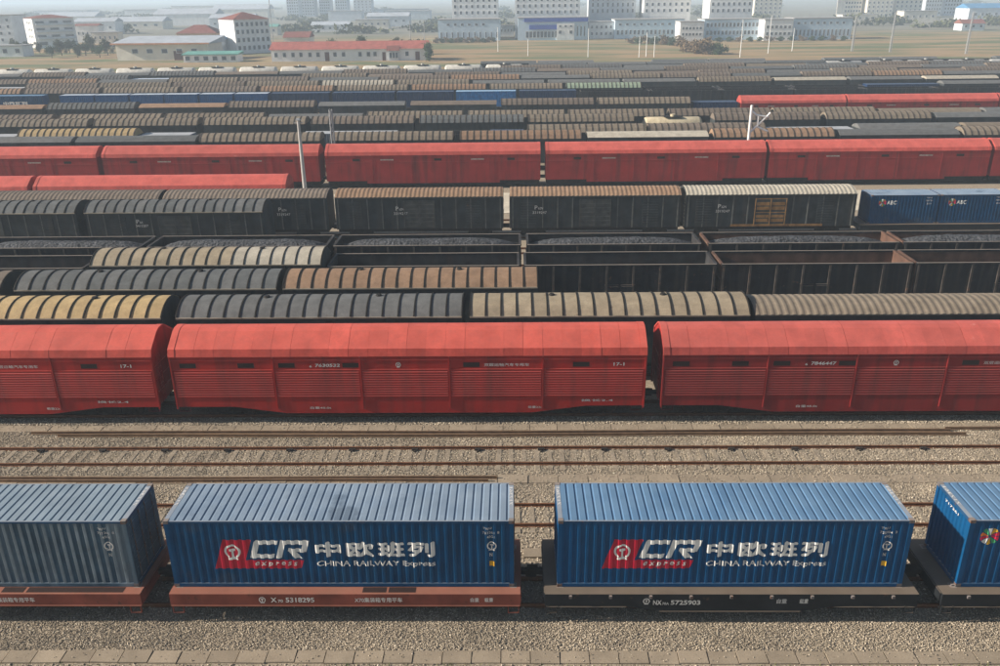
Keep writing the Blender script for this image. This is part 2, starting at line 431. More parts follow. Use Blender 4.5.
RAIL = [(-0.07, -0.150), (0.07, -0.150), (0.07, -0.138), (0.012, -0.122), (0.012, -0.045), (0.036, -0.032), (0.036, -0.003), (0.030, 0.0),
        (-0.030, 0.0), (-0.036, -0.003), (-0.036, -0.032), (-0.012, -0.045), (-0.012, -0.122), (-0.07, -0.138)]
def rail_mesh(x0, x1): return MB().prism_x(RAIL, x0, x1).mesh('rail', 'rail_rust')
sl = MB()
sl.add([(-0.14, -1.25, -0.30), (0.14, -1.25, -0.30), (0.14, 1.25, -0.30), (-0.14, 1.25, -0.30), (-0.11, -1.25, -0.132), (0.11, -1.25, -0.132), (0.11, 1.25, -0.132), (-0.11, 1.25, -0.132)],
       [(0, 3, 2, 1), (4, 5, 6, 7), (0, 1, 5, 4), (1, 2, 6, 5), (2, 3, 7, 6), (3, 0, 4, 7)])
SLEEPER = sl.mesh('sleeper', 'sleeper_concrete')
ANCHOR = MB().box(-0.16, 0.16, -0.20, -0.06, -0.16, -0.05).box(-0.05, 0.05, -0.30, -0.20, -0.16, -0.09).mesh('rail_anchor', 'clip_dark')
def track(D, x0, x1, sleepers=False, anchors=False):
    t = tag(ob('railway_track', None, None, (0, D, 0)), kind='structure')
    me = rail_mesh(x0, x1)
    ob('rail', me, t, (0, -0.7525, 0)); ob('rail', me, t, (0, 0.7525, 0))
    if sleepers:
        n = int((x1 - x0) / 0.62)
        for i in range(n):
            ob('sleeper', SLEEPER, t, (x0 + 0.3 + i * 0.62 + random.uniform(-0.02, 0.02), random.uniform(-0.03, 0.03), random.uniform(-0.02, 0.0)), random.uniform(-0.015, 0.015))
    if anchors:
        xa = at_x(40, D + 0.6, 0)
        for i in range(15): ob('rail_anchor', ANCHOR, t, (xa + i * 3.12, 0.7525, 0), random.uniform(-0.1, 0.1))
    return t
track(T(0), -24, 22, True)
track(T(1), -25, 23, True)
track(T(2), -29, 27, True, True)
track(T(3), -46, 34)
for k in range(4, 12):
    track(T(k), -22 - 6 * k, 22 + 5 * k)

def slab_path(D0, D1, x0, x1, step, z, lab):
    p = tag(ob('slab_path', None, None, (0, D0, 0)), kind='structure')
    w = D1 - D0
    me = MB().add([(0, 0, -0.12), (step - 0.02, 0, -0.12), (step - 0.02, w, -0.12), (0, w, -0.12), (0.008, 0.008, 0), (step - 0.028, 0.008, 0), (step - 0.028, w - 0.008, 0), (0.008, w - 0.008, 0)],
                  [(0, 3, 2, 1), (4, 5, 6, 7), (0, 1, 5, 4), (1, 2, 6, 5), (2, 3, 7, 6), (3, 0, 4, 7)]).mesh('paving_slab', 'slab_concrete')
    x = x0
    while x < x1:
        o = ob('paving_slab', me, p, (x, random.uniform(-0.02, 0.02), z + random.uniform(-0.02, 0.012)), random.uniform(-0.012, 0.012))
        o.rotation_euler = (random.uniform(-0.02, 0.02), random.uniform(-0.01, 0.01), random.uniform(-0.012, 0.012))
        x += step
slab_path(21.86, 22.44, -19.5, 18.5, 1.0, -0.11, 'C')
slab_path(33.05, 33.75, -26, 24.5, 1.4, -0.12, 'B')
slab_path(38.05, 38.70, -30, 28, 1.4, -0.12, 'A')
slabm = MB().box(-0.42, 0.42, 0, 0.55, -0.15, 0.02).mesh('cover_slab', 'slab_concrete')
tag(ob('cover_slab', slabm, None, (0.75, 27.55, -0.10)), 'small pale concrete slab on the gravel in the gap between the two middle containers', 'slab')

def loose_rail(pts, label):
    mb = MB(); n = len(RAIL)
    for i in range(len(pts) - 1):
        (xa, ya), (xb, yb) = pts[i], pts[i + 1]
        v = [(xa, ya + y, z) for y, z in RAIL] + [(xb, yb + y, z) for y, z in RAIL]
        f = [(j, (j + 1) % n, n + (j + 1) % n, n + j) for j in range(n)]
        if i == 0: f.append(tuple(range(n - 1, -1, -1)))
        if i == len(pts) - 2: f.append(tuple(range(n, 2 * n)))
        mb.add(v, f)
    o = ob('spare_rail', mb.mesh('spare_rail', 'rail_worn'), None, (0, 0, 0.02))
    tag(o, label, 'rail', 'spare rails lying beside the tracks')
def wav(x0, x1, y, a, ph, n=24):
    return [(x0 + (x1 - x0) * i / n, y + a * math.sin(ph + i * 0.35)) for i in range(n + 1)]
xa, xb = at_x(30, 37.7, 0), at_x(952, 37.7, 0)
loose_rail(wav(xa, xb, 37.80, 0.05, 0.3), 'far one of two rusty spare rails before the front red wagons')
loose_rail(wav(xa + 1.5, xb + 0.6, 37.48, 0.06, 1.4), 'near one of two rusty spare rails before the front red wagons')
loose_rail(wav(at_x(945, 38, 0), 30, 38.02, 0.02, 0.3, 8), 'rusty spare rail at the right edge, starting where the long pair ends')
xe = at_x(497, 33.2, 0)
loose_rail(wav(-27, xe, 33.42, 0.03, 0.5), 'rusty spare rail behind the two left containers, lying on the slab path')
loose_rail(wav(-27, xe - 0.4, 33.20, 0.03, 1.7), 'rusty spare rail behind the two left containers, in front of the slab path')

def stones(x0f, x1f, y0, y1, per_m2, size, zc, skip=()):
    """Angular stones as deformed octahedra, arrays for one mesh."""
    x0, x1 = x0f, x1f
    n = int((x1 - x0) * (y1 - y0) * per_m2)
    c = np.stack([rng.uniform(x0, x1, n), rng.uniform(y0, y1, n), np.zeros(n)], 1)
    for a, b in skip:
        c = c[(c[:, 1] < a) | (c[:, 1] > b)]
    n = len(c)
    s = size * rng.uniform(0.55, 1.35, (n, 1))
    base = np.array([(1, 0, 0), (-1, 0, 0), (0, 1, 0), (0, -1, 0), (0, 0, 1), (0, 0, -1)], float)
    v = base[None] * rng.uniform(0.6, 1.25, (n, 6, 1)) + rng.normal(0, 0.22, (n, 6, 3))
    v[:, :, 2] *= 0.75
    a = rng.uniform(0, 6.283, n); ca, sa = np.cos(a), np.sin(a)
    vx = v[:, :, 0] * ca[:, None] - v[:, :, 1] * sa[:, None]; vy = v[:, :, 0] * sa[:, None] + v[:, :, 1] * ca[:, None]
    v = np.stack([vx, vy, v[:, :, 2]], 2) * (s[:, None] * 0.5)
    c[:, 2] = zc + rng.uniform(-0.02, 0.02, n)
    v += c[:, None]
    tri = np.array([(0, 2, 4), (2, 1, 4), (1, 3, 4), (3, 0, 4), (2, 0, 5), (1, 2, 5), (3, 1, 5), (0, 3, 5)])
    f = tri[None] + (np.arange(n) * 6)[:, None, None]
    return v.reshape(-1, 3), f.reshape(-1, 3)
def array_mesh(name, parts, material):
    V, F, o = [], [], 0
    for v, f in parts:
        V.append(v); F.append(f + o); o += len(v)
    V = np.concatenate(V).astype(np.float32); F = np.concatenate(F).astype(np.int32)
    me = bpy.data.meshes.new(name)
    me.vertices.add(len(V)); me.vertices.foreach_set('co', V.ravel())
    me.loops.add(F.size); me.loops.foreach_set('vertex_index', F.ravel())
    me.polygons.add(len(F)); me.polygons.foreach_set('loop_start', np.arange(0, F.size, 3, dtype=np.int32))
    me.update(calc_edges=True)
    me.materials.append(MATS[material])
    return me
parts = [stones(-19, 18, 22.47, 24.6, 800, 0.050, -0.158),
         stones(-20, 19, 24.6, 27.4, 130, 0.085, -0.16),
         stones(-23, 21, 27.4, 32.0, 220, 0.07, -0.16),
         stones(-26, 24, 32.0, 33.02, 560, 0.054, -0.16),
         stones(-27.5, 25.5, 33.8, 37.95, 560, 0.054, -0.159),
         stones(-29.5, 27.5, 37.95, 38.05, 200, 0.085, -0.16),
         stones(-26, 24, 33.05, 33.75, 40, 0.05, -0.105), stones(-29.5, 27.5, 38.05, 38.70, 40, 0.05, -0.105), stones(-19, 18, 21.9, 22.44, 14, 0.045, -0.095),
         stones(-29.5, 27.5, 38.72, 39.6, 380, 0.07, -0.15)]
tag(ob('ballast', array_mesh('ballast', parts, 'ballast_stone')), 'loose grey and tan ballast stones between the tracks', kind='stuff')
# grass along the very front edge
n = 9000
gx = rng.uniform(-19, 18, n); gy = rng.uniform(19.5, 21.84, n)
keep = (np.sin(gx * 1.3 + gy) + np.sin(gx * 0.37 + 2) + rng.normal(0, 0.7, n)) > -0.2
gx, gy = gx[keep], gy[keep]; n = len(gx)
h = rng.uniform(0.05, 0.16, n); a = rng.uniform(0, 6.28, n); w = 0.012
g0 = np.stack([gx - w * np.cos(a), gy - w * np.sin(a), np.full(n, G)], 1); g1 = np.stack([gx + w * np.cos(a), gy + w * np.sin(a), np.full(n, G)], 1)
g2 = np.stack([gx + rng.normal(0, 0.05, n), gy + rng.normal(0, 0.05, n), G + h], 1)
tag(ob('grass', array_mesh('grass', [(np.stack([g0, g1, g2], 1).reshape(-1, 3), np.arange(n * 3).reshape(-1, 3)), ], 'grass_blade')), 'thin winter grass along the front slab path', kind='stuff')
parts = [stones(-19, 18, 19.5, 21.84, 120, 0.07, -0.17)]
tag(ob('gravel', array_mesh('gravel', parts, 'ballast_stone')), 'sparse gravel among the grass at the front edge', kind='stuff')

# concrete service road between the two groups of tracks
tag(ob('road', MB().box(-110, 130, 84.2, 93.6, G - 0.2, G + 0.06).mesh('road', 'road_concrete')), kind='structure')

# ------------------------------------------------------------------ running gear shared by all wagons
bf = MB()
for s in (-1, 1):
    y = s * 1.0
    bf.prism_y([(-1.15, 0.62), (-1.15, 0.42), (-0.75, 0.34), (-0.45, 0.22), (0.45, 0.22), (0.75, 0.34), (1.15, 0.42), (1.15, 0.62), (0.6, 0.74), (-0.6, 0.74)], y - 0.09, y + 0.09)
    for x in (-0.22, 0, 0.22): bf.cyl((x, y + s * 0.04, 0.26), 0.07, 0.34, 'z', 8)
    for x in (-0.875, 0.875): bf.cyl((x, y + s * 0.02 - 0.1, 0.42), 0.14, 0.2, 'y', 8)
bf.box(-0.25, 0.25, -1.2, 1.2, 0.52, 0.82)
BOGIE = bf.mesh('bogie', 'underframe')
wf = MB()
wf.cyl((0, -0.80, 0.42), 0.42, 0.10, 'y', 20); wf.cyl((0, 0.70, 0.42), 0.42, 0.10, 'y', 20)
wf.cyl((0, -0.71, 0.42), 0.46, 0.03, 'y', 20); wf.cyl((0, 0.68, 0.42), 0.46, 0.03, 'y', 20)
wf.cyl((0, -1.08, 0.42), 0.08, 2.16, 'y', 8)
WHEELSET = wf.mesh('wheelset', 'wheel_steel')
COUPLER = MB().box(0, 0.55, -0.09, 0.09, 0.78, 0.98).box(0.40, 0.72, -0.16, 0.14, 0.72, 1.04).box(0.60, 0.78, 0.02, 0.16, 0.74, 1.02).mesh('coupler', 'underframe')
def running_gear(t, hl, wheels=True, inset=2.3):
    for s in (-1, 1):
        b = ob('bogie', BOGIE, t, (s * (hl - inset), 0, 0))
        if wheels:
            for x in (-0.875, 0.875): ob('wheelset', WHEELSET, b, (x, 0, 0))
        ob('coupler', COUPLER, t, (s * (hl - 0.12), 0, 0), 0 if s > 0 else math.pi)

# ------------------------------------------------------------------ containers
def corr(a, b, pitch, depth, fr=(0.32, 0.18, 0.32, 0.18)):
    n = max(1, round((b - a) / pitch)); p = (b - a) / n
    pts = []
    for i in range(n):
        x = a + i * p
        pts += [(x, 0.0), (x + p * fr[0], 0.0), (x + p * (fr[0] + fr[1]), depth), (x + p * (fr[0] + fr[1] + fr[2]), depth)]
    pts.append((b, 0.0))
    return pts
def make_container(L, H, W=2.438, paint='blue_paint', trim='blue_trim'):
    """Container with its base centre at the origin, long side facing -Y."""
    hx, hy = L / 2, W / 2
    t = thing('container')
    prof = corr(-hx + 0.13, hx - 0.13, 0.285, 0.040)
    for s in (-1, 1):
        mb = MB()
        for (xa, da), (xb, db) in zip(prof, prof[1:]):
            mb.add([(xa, s * (hy - 0.012 - da), 0.15), (xb, s * (hy - 0.012 - db), 0.15), (xb, s * (hy - 0.012 - db), H - 0.07), (xa, s * (hy - 0.012 - da), H - 0.07)], [(0, 1, 2, 3)])
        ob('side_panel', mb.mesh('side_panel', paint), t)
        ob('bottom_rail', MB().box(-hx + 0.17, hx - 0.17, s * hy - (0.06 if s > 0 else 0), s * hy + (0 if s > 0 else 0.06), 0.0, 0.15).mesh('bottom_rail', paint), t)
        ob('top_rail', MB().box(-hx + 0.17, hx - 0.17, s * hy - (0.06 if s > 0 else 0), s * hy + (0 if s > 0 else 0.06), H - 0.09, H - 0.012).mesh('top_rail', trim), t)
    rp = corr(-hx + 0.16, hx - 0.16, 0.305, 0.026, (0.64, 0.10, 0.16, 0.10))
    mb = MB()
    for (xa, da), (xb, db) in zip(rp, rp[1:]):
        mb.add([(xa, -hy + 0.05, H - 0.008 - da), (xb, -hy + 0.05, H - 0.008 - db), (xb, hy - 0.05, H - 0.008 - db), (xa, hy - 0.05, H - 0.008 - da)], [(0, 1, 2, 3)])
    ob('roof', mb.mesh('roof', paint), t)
    ep = corr(-hy + 0.13, hy - 0.13, 0.24, 0.045)
    mb = MB()
    for (ya, da), (yb, db) in zip(ep, ep[1:]):
        mb.add([(-hx + 0.012 + da, ya, 0.15), (-hx + 0.012 + db, yb, 0.15), (-hx + 0.012 + db, yb, H - 0.1), (-hx + 0.012 + da, ya, H - 0.1)], [(0, 1, 2, 3)])
    ob('end_panel', mb.mesh('end_panel', paint), t)
    for s in (-1, 1):
        y0, y1 = (0.012, hy - 0.12) if s > 0 else (-hy + 0.12, -0.012)
        mb = MB().box(hx - 0.06, hx - 0.02, y0, y1, 0.16, H - 0.11)
        for i in range(5):
            z = 0.30 + i * (H - 0.55) / 5
            mb.box(hx - 0.02, hx - 0.004, y0 + 0.06, y1 - 0.06, z, z + (H - 0.55) / 5 - 0.07)
        d = ob('door', mb.mesh('door', paint), t)
        for yy in (y0 + 0.25, y1 - 0.25):
            b = MB().cyl((hx + 0.012, yy, 0.2), 0.018, H - 0.36, 'z', 8).box(hx - 0.004, hx + 0.03, yy - 0.05, yy + 0.05, 1.0, 1.08)
            ob('lock_bar', b.mesh('lock_bar', 'casting_steel'), d)
    for sx in (-1, 1):
        z0, z1 = (H - 0.13, H - 0.004)
        ob('end_rail', MB().box(sx * hx - (0.16 if sx > 0 else 0), sx * hx + (0 if sx > 0 else 0.16), -hy + 0.17, hy - 0.17, z0, z1).mesh('end_rail', trim), t)
        ob('end_sill', MB().box(sx * hx - (0.1 if sx > 0 else 0), sx * hx + (0 if sx > 0 else 0.1), -hy + 0.17, hy - 0.17, 0, 0.15).mesh('end_sill', trim), t)
        for sy in (-1, 1):
            cx = sx * hx; cy = sy * hy
            ax, bx = sorted((cx, cx - sx * 0.15)); ay, by = sorted((cy - sy * 0.002, cy - sy * 0.15))
            ob('corner_post', MB().box(ax + (0.003 if sx < 0 else 0), bx - (0.003 if sx > 0 else 0), ay, by, 0.125, H - 0.125).mesh('corner_post', paint), t)
            ax, bx = sorted((cx + sx * 0.004, cx - sx * 0.178)); ay, by = sorted((cy + sy * 0.004, cy - sy * 0.162))
            for z in (0.0, H - 0.118):
                c = MB().box(ax, bx, ay, by, z, z + 0.122)
                ob('corner_casting', c.mesh('corner_casting', 'casting_steel'), t)
    ob('floor', MB().box(-hx + 0.1, hx - 0.1, -hy + 0.07, hy - 0.07, 0.03, 0.14).mesh('floor', 'underframe'), t)
    fy = lambda x: float(np.interp(x, [p[0] for p in prof], [p[1] for p in prof]))
    return t, (lambda x: fy(x)), [p[0] for p in prof], -hy + 0.012

CL, CH = 12.192, 2.79
box1, DEPTH, CUTS, FACE_Y = make_container(CL, CH)
def on_box(name, shapes, m, lift=0.004):     # u measured from the container's left end, v from its base
    return paint_on(name, [([(u - CL / 2, v) for u, v in sh[0]], *sh[1:]) for sh in shapes], m, DEPTH, CUTS, FACE_Y, lift)
# --- writing and emblems on the long containers
def shear(pts, u0, v0, k=0.30, sc=1.0): return [(u0 + x * sc + k * y, v0 + y) for x, y in pts]
def rail_emblem(u, v, r):
    ring = circle(u, v, r, 26, R(-62), R(242)) + circle(u, v, r * 0.74, 26, R(242), R(-62))
    return [outline([ring]), outline([[(u - r * .36, v + r * .10), (u - r * .36, v + r * .38), (u + r * .36, v + r * .38), (u + r * .36, v + r * .10), (u + r * .12, v),
                                       (u + r * .12, v - r * .78), (u + r * .62, v - r * .95), (u + r * .62, v - r * 1.18), (u - r * .62, v - r * 1.18), (u - r * .62, v - r * .95), (u - r * .12, v - r * .78), (u - r * .12, v)]])]
red_shape = [(1.56, .78), (1.97, 1.99), (2.98, 1.99), (2.69, 1.14), (4.77, 1.14), (4.64, .78)]
C_ = [(0, 0), (.84, 0), (.84, .17), (.20, .17), (.20, .58), (.84, .58), (.84, .75), (.06, .75), (0, .69)]
R_ = [(.92, 0), (1.12, 0), (1.12, .58), (1.74, .58), (1.74, .41), (1.28, .41), (1.28, .30), (1.60, 0), (1.88, 0), (1.58, .25), (1.94, .25), (1.94, .75), (.92, .75)]
ME_RED = on_box('logo_panel', [outline([red_shape])], 'logo_red', 0.004)
ME_CR = on_box('logo_letters', [outline([shear(C_, 2.86, 1.22)]), outline([shear(R_, 2.86, 1.22)])], 'logo_white', 0.006)
ME_EMB = on_box('emblem', rail_emblem(2.26, 1.50, 0.29), 'logo_white', 0.008)
ME_EXP = on_box('lettering', [letters('e x p r e s s', (3.02, .84, 4.52, 1.06), 0.016, 0.25)], 'logo_white', 0.008)
ME_CN = on_box('lettering', [q for c, a, b in zip('中欧班列', (5.20, 6.29, 7.40, 8.46), (6.12, 7.28, 8.36, 9.42)) for q in heavy(c, (a, 1.27, b, 1.91), .032)], 'logo_white', 0.006)
ME_EN = on_box('lettering', [letters('CHINA RAILWAY Express', (5.22, .82, 9.42, 1.10), 0.014)], 'logo_white', 0.006)
ME_ID = on_box('lettering', [letters('TBJU', (11.12, 2.40, 11.42, 2.50), 0.01), letters('717361', (11.10, 2.23, 11.52, 2.33), 0.01), letters('8', (11.62, 2.23, 11.69, 2.33), 0.01), letters('45G1', (11.26, 2.06, 11.52, 2.16), 0.01),
                               letters('N', (11.34, 1.28, 11.44, 1.42), 0.02)], 'mark_white', 0.006)
ME_ID2 = on_box('lettering', [letters('TBJU', (11.12, 2.40, 11.42, 2.50), 0.01), letters('725904', (11.10, 2.23, 11.52, 2.33), 0.01), letters('3', (11.62, 2.23, 11.69, 2.33), 0.01), letters('45G1', (11.26, 2.06, 11.52, 2.16), 0.01),
                               letters('N', (11.34, 1.28, 11.44, 1.42), 0.02)], 'mark_white', 0.006)
ME_EMB2 = on_box('emblem', rail_emblem(11.42, 1.74, 0.17), 'mark_white', 0.006)
ME_STK = on_box('sticker', [outline([[(11.33, .88), (11.50, .88), (11.50, 1.08), (11.33, 1.08)]])], 'mark_yellow', 0.006)
box2 = copy_tree(box1); box0 = copy_tree(box1); box3 = copy_tree(box1)
swap_mats(box1, {'blue_paint': 'blue_paint_worn'})
swap_mats(box0, {'blue_paint': 'blue_paint_chalky'})
for b in (box1, box2):
    for nm, me in (('logo_panel', ME_RED), ('logo_letters', ME_CR), ('emblem', ME_EMB), ('lettering', ME_EXP), ('lettering', ME_CN), ('lettering', ME_EN), ('lettering', ME_ID if b is box1 else ME_ID2), ('emblem', ME_EMB2), ('sticker', ME_STK)):
        ob(nm, me, b)
for nm, me in (('lettering', ME_ID), ('emblem', ME_EMB2)): ob(nm, me, box0)
# the oldest box: its proud ribs are rubbed chalky, the grooves keep their blue
for sp in [o for o in box0.children if o.name.startswith('side_panel')]:
    me = sp.data.copy(); sp.data = me
    me.materials.clear(); me.materials.append(MATS['blue_paint_chalky']); me.materials.append(MATS['chalk_rib'])
    for p in me.polygons: p.material_index = 1 if p.index % 4 in (0, 3) else 0
def petal(u, v, r, a, w):
    return [(u + .12 * r * math.cos(a), v + .12 * r * math.sin(a)), (u + r * math.cos(a - w), v + r * math.sin(a - w)), (u + r * 1.02 * math.cos(a), v + r * 1.02 * math.sin(a)), (u + r * math.cos(a + w), v + r * math.sin(a + w))]
def pinwheel(parent, u, v, r, fn):
    cols = ['mark_crimson', 'mark_yellow', 'logo_white', 'mark_green', 'mark_orange', 'mark_crimson', 'logo_white', 'mark_yellow', 'mark_green', 'mark_crimson']
    for i, c in enumerate(cols):
        ob('emblem_petal', fn('emblem_petal', [outline([petal(u, v, r, R(20 + 36 * i), R(15))])], c, 0.006), parent)
pinwheel(box3, 0.78, 2.12, 0.33, on_box)
ob('lettering', on_box('lettering', [letters('CRCT', (1.25, 1.95, 2.6, 2.25), 0.02)], 'logo_white'), box3)
ROOFMARK = []
mk = MB()
for i in range(7):
    mk.box(-0.16, 0.02, -0.55 + i * 0.15, -0.46 + i * 0.15, CH - 0.012, CH - 0.001)
def roof_mark(b, x):
    P, F = letters('717361', (0, 0, 1.15, 0.12), 0.015)
    me = bpy.data.meshes.new('roof_number'); me.from_pydata([(x + v, -0.25 + u, CH + 0.001) for u, v in P], [], F); me.materials.append(MATS['mark_white']); ob('roof_number', me, b)
for b in (box1, box2, box3, box0): roof_mark(b, CL / 2 - 0.155); roof_mark(b, -CL / 2 + 0.03)
P, F = letters('717361', (-0.50, 2.44, 0.45, 2.54), 0.01)
me = bpy.data.meshes.new('end_number'); me.from_pydata([(-CL / 2 + 0.006, -u, v) for u, v in P], [], F); me.materials.append(MATS['mark_white']); ob('end_number', me, box3)
ZC = 1.134
for b, x, lab in ((box0, -19.651, 'chalky dark blue container at the left edge, without a big logo, on red-brown flat wagon'),
                  (box1, -6.150, 'blue container with white and red logo and dusty grey roof, on the red-brown flat wagon'),
                  (box2, 7.575, 'blue container with white and red logo and bright blue roof, on the black flat wagon'),
                  (box3, 21.662, 'blue container cut by the right edge, bearing a coloured petal emblem')):
    b.location = (x, 25.448, ZC); tag(b, lab, 'container', 'containers of the front train')

# --- flat wagons under them
def flat_wagon(L, paint, belly, nose=0.10):
    h = L / 2; t = thing('flat_wagon')
    if belly:
        pr = [(-h, 1.10), (-h, .60), (-h * .55, .58), (-h * .38, .38), (h * .38, .38), (h * .55, .58), (h, .60), (h, 1.10)]
    else:
        pr = [(-h, 1.10), (-h, .62), (h, .62), (h, 1.10)]
    for s in (-1, 1):
        ob('side_sill', MB().prism_y(pr, s * 1.56 - 0.05, s * 1.56 + 0.05).mesh('side_sill', paint), t)
        fl = MB()
        if belly: fl.box(-h * .38, h * .38, s * 1.58 - .06, s * 1.58 + .06, .35, .385); [fl.box(q * h * .56 - (0 if q > 0 else h * .43), q * h * .56 + (h * .43 if q > 0 else 0), s * 1.58 - .06, s * 1.58 + .06, .555, .585) for q in (-1, 1)]
        else: fl.box(-h + .02, h - .02, s * 1.58 - .06, s * 1.58 + .06, .60, .63)
        ob('lower_flange', fl.mesh('lower_flange', paint), t)
        n = 9 if belly else 0
        for i in range(n):
            x = -h + 0.9 + (L - 1.8) * i / (n - 1)
            ob('stake_pocket', MB().box(-.05, .05, -.035, .035, -.06, .05).mesh('stake_pocket', 'casting_steel') if 'stake_pocket' not in bpy.data.meshes else bpy.data.meshes['stake_pocket'], t, (x, s * 1.645, 1.03))
    ob('deck', MB().box(-h + 0.002, h - 0.002, -1.61, 1.61, 1.085, 1.118).mesh('deck', paint), t)
    ob('centre_sill', MB().box(-h + .1, h - .1, -.35, .35, .62, 1.08).mesh('centre_sill', 'underframe'), t)
    for s in (-1, 1):
        e = MB().box(s * h - .03, s * h + .03, -1.50, 1.50, .66, 1.08)
        ob('end_beam', e.mesh('end_beam', paint), t)
        ob('step', MB().box(-.2, .2, -.03, .03, .30, .33).box(-.2, -.17, -.03, .03, .33, .62).box(.17, .2, -.03, .03, .33, .62).mesh('step', paint), t, (s * (h - .25), -1.6, 0))
    for s in (-1, 1):
        for sy in (-1, 1):
            ob('container_lock', MB().box(-.12, .12, -.14, .14, 1.118, 1.15).box(-.05, .05, -.05, .05, 1.15, 1.20).mesh('container_lock', 'casting_steel'), t, (s * (min(h, CL / 2 + .12) - .22), sy * 1.12, -0.03))
    running_gear(t, h, True, 1.9)
    return t
W_Y = T(0)
fw1 = flat_wagon(12.5, 'wagon_red', False); fw1.location = (-6.08, W_Y, 0)
fw0 = copy_tree(fw1); fw0.location = (-19.62, W_Y, 0)
fw2 = flat_wagon(13.1, 'wagon_black', True); fw2.location = (7.585, W_Y, 0)
fw3 = copy_tree(fw2); fw3.location = (21.50, W_Y, 0)
tag(fw1, 'red-brown flat wagon with white number, carrying the grey-roofed container', 'flat wagon', 'flat wagons of the front train')
tag(fw0, 'red-brown flat wagon at the left edge under the chalky blue container', 'flat wagon', 'flat wagons of the front train')
tag(fw2, 'black flat wagon with fish-belly sill under the bright blue roofed container', 'flat wagon', 'flat wagons of the front train')
tag(fw3, 'black flat wagon at the right edge under the petal emblem container', 'flat wagon', 'flat wagons of the front train')
for w_, xs in ((fw1, ((-5.45, -4.60), (-4.52, -3.55))), (fw0, ((-2.0, -1.2), (-1.1, 2.4)))):
    for a, b in xs: ob('deck_opening', MB().box(a + (6.08 if w_ is fw1 else 3.2), b + (6.08 if w_ is fw1 else 3.2), -1.52, -1.24, 1.110, 1.124).mesh('deck_opening', 'vent_dark'), w_)
def sill_print(w, shapes, x0, m='mark_white'):
    ob('lettering', paint_on('lettering', [([(u - x0, v) for u, v in P], F) for P, F in shapes], m, None, (), -1.61, 0.004), w)
sill_print(fw1, rail_emblem(-9.02, .87, .12) + [letters('X', (-8.72, .76, -8.50, .97), .02), letters('70', (-8.46, .76, -8.28, .88), .02), letters('5318295', (-8.18, .76, -7.16, .97), .02)], -6.08)
sill_print(fw1, [letters('X70集装箱专用平车', (-5.72, .76, -4.02, .97), .01), letters('自重', (-1.6, .78, -1.3, .96), .01), letters('载重', (-1.1, .78, -.8, .96), .01)], -6.08)
sill_print(fw0, [letters('X70集装箱专用平车', (-18.9, .76, -17.2, .97), .01)], -19.62)
sill_print(fw2, rail_emblem(4.62, .82, .12) + [letters('NX', (4.86, .66, 5.16, .86), .02), letters('70A', (5.18, .66, 5.42, .77), .02), letters('5725903', (5.48, .66, 6.52, .86), .02)], 7.585)
sill_print(fw2, [letters('自重', (9.2, .72, 9.55, .92), .01), letters('载重', (10.0, .72, 10.3, .92), .01)], 7.585)

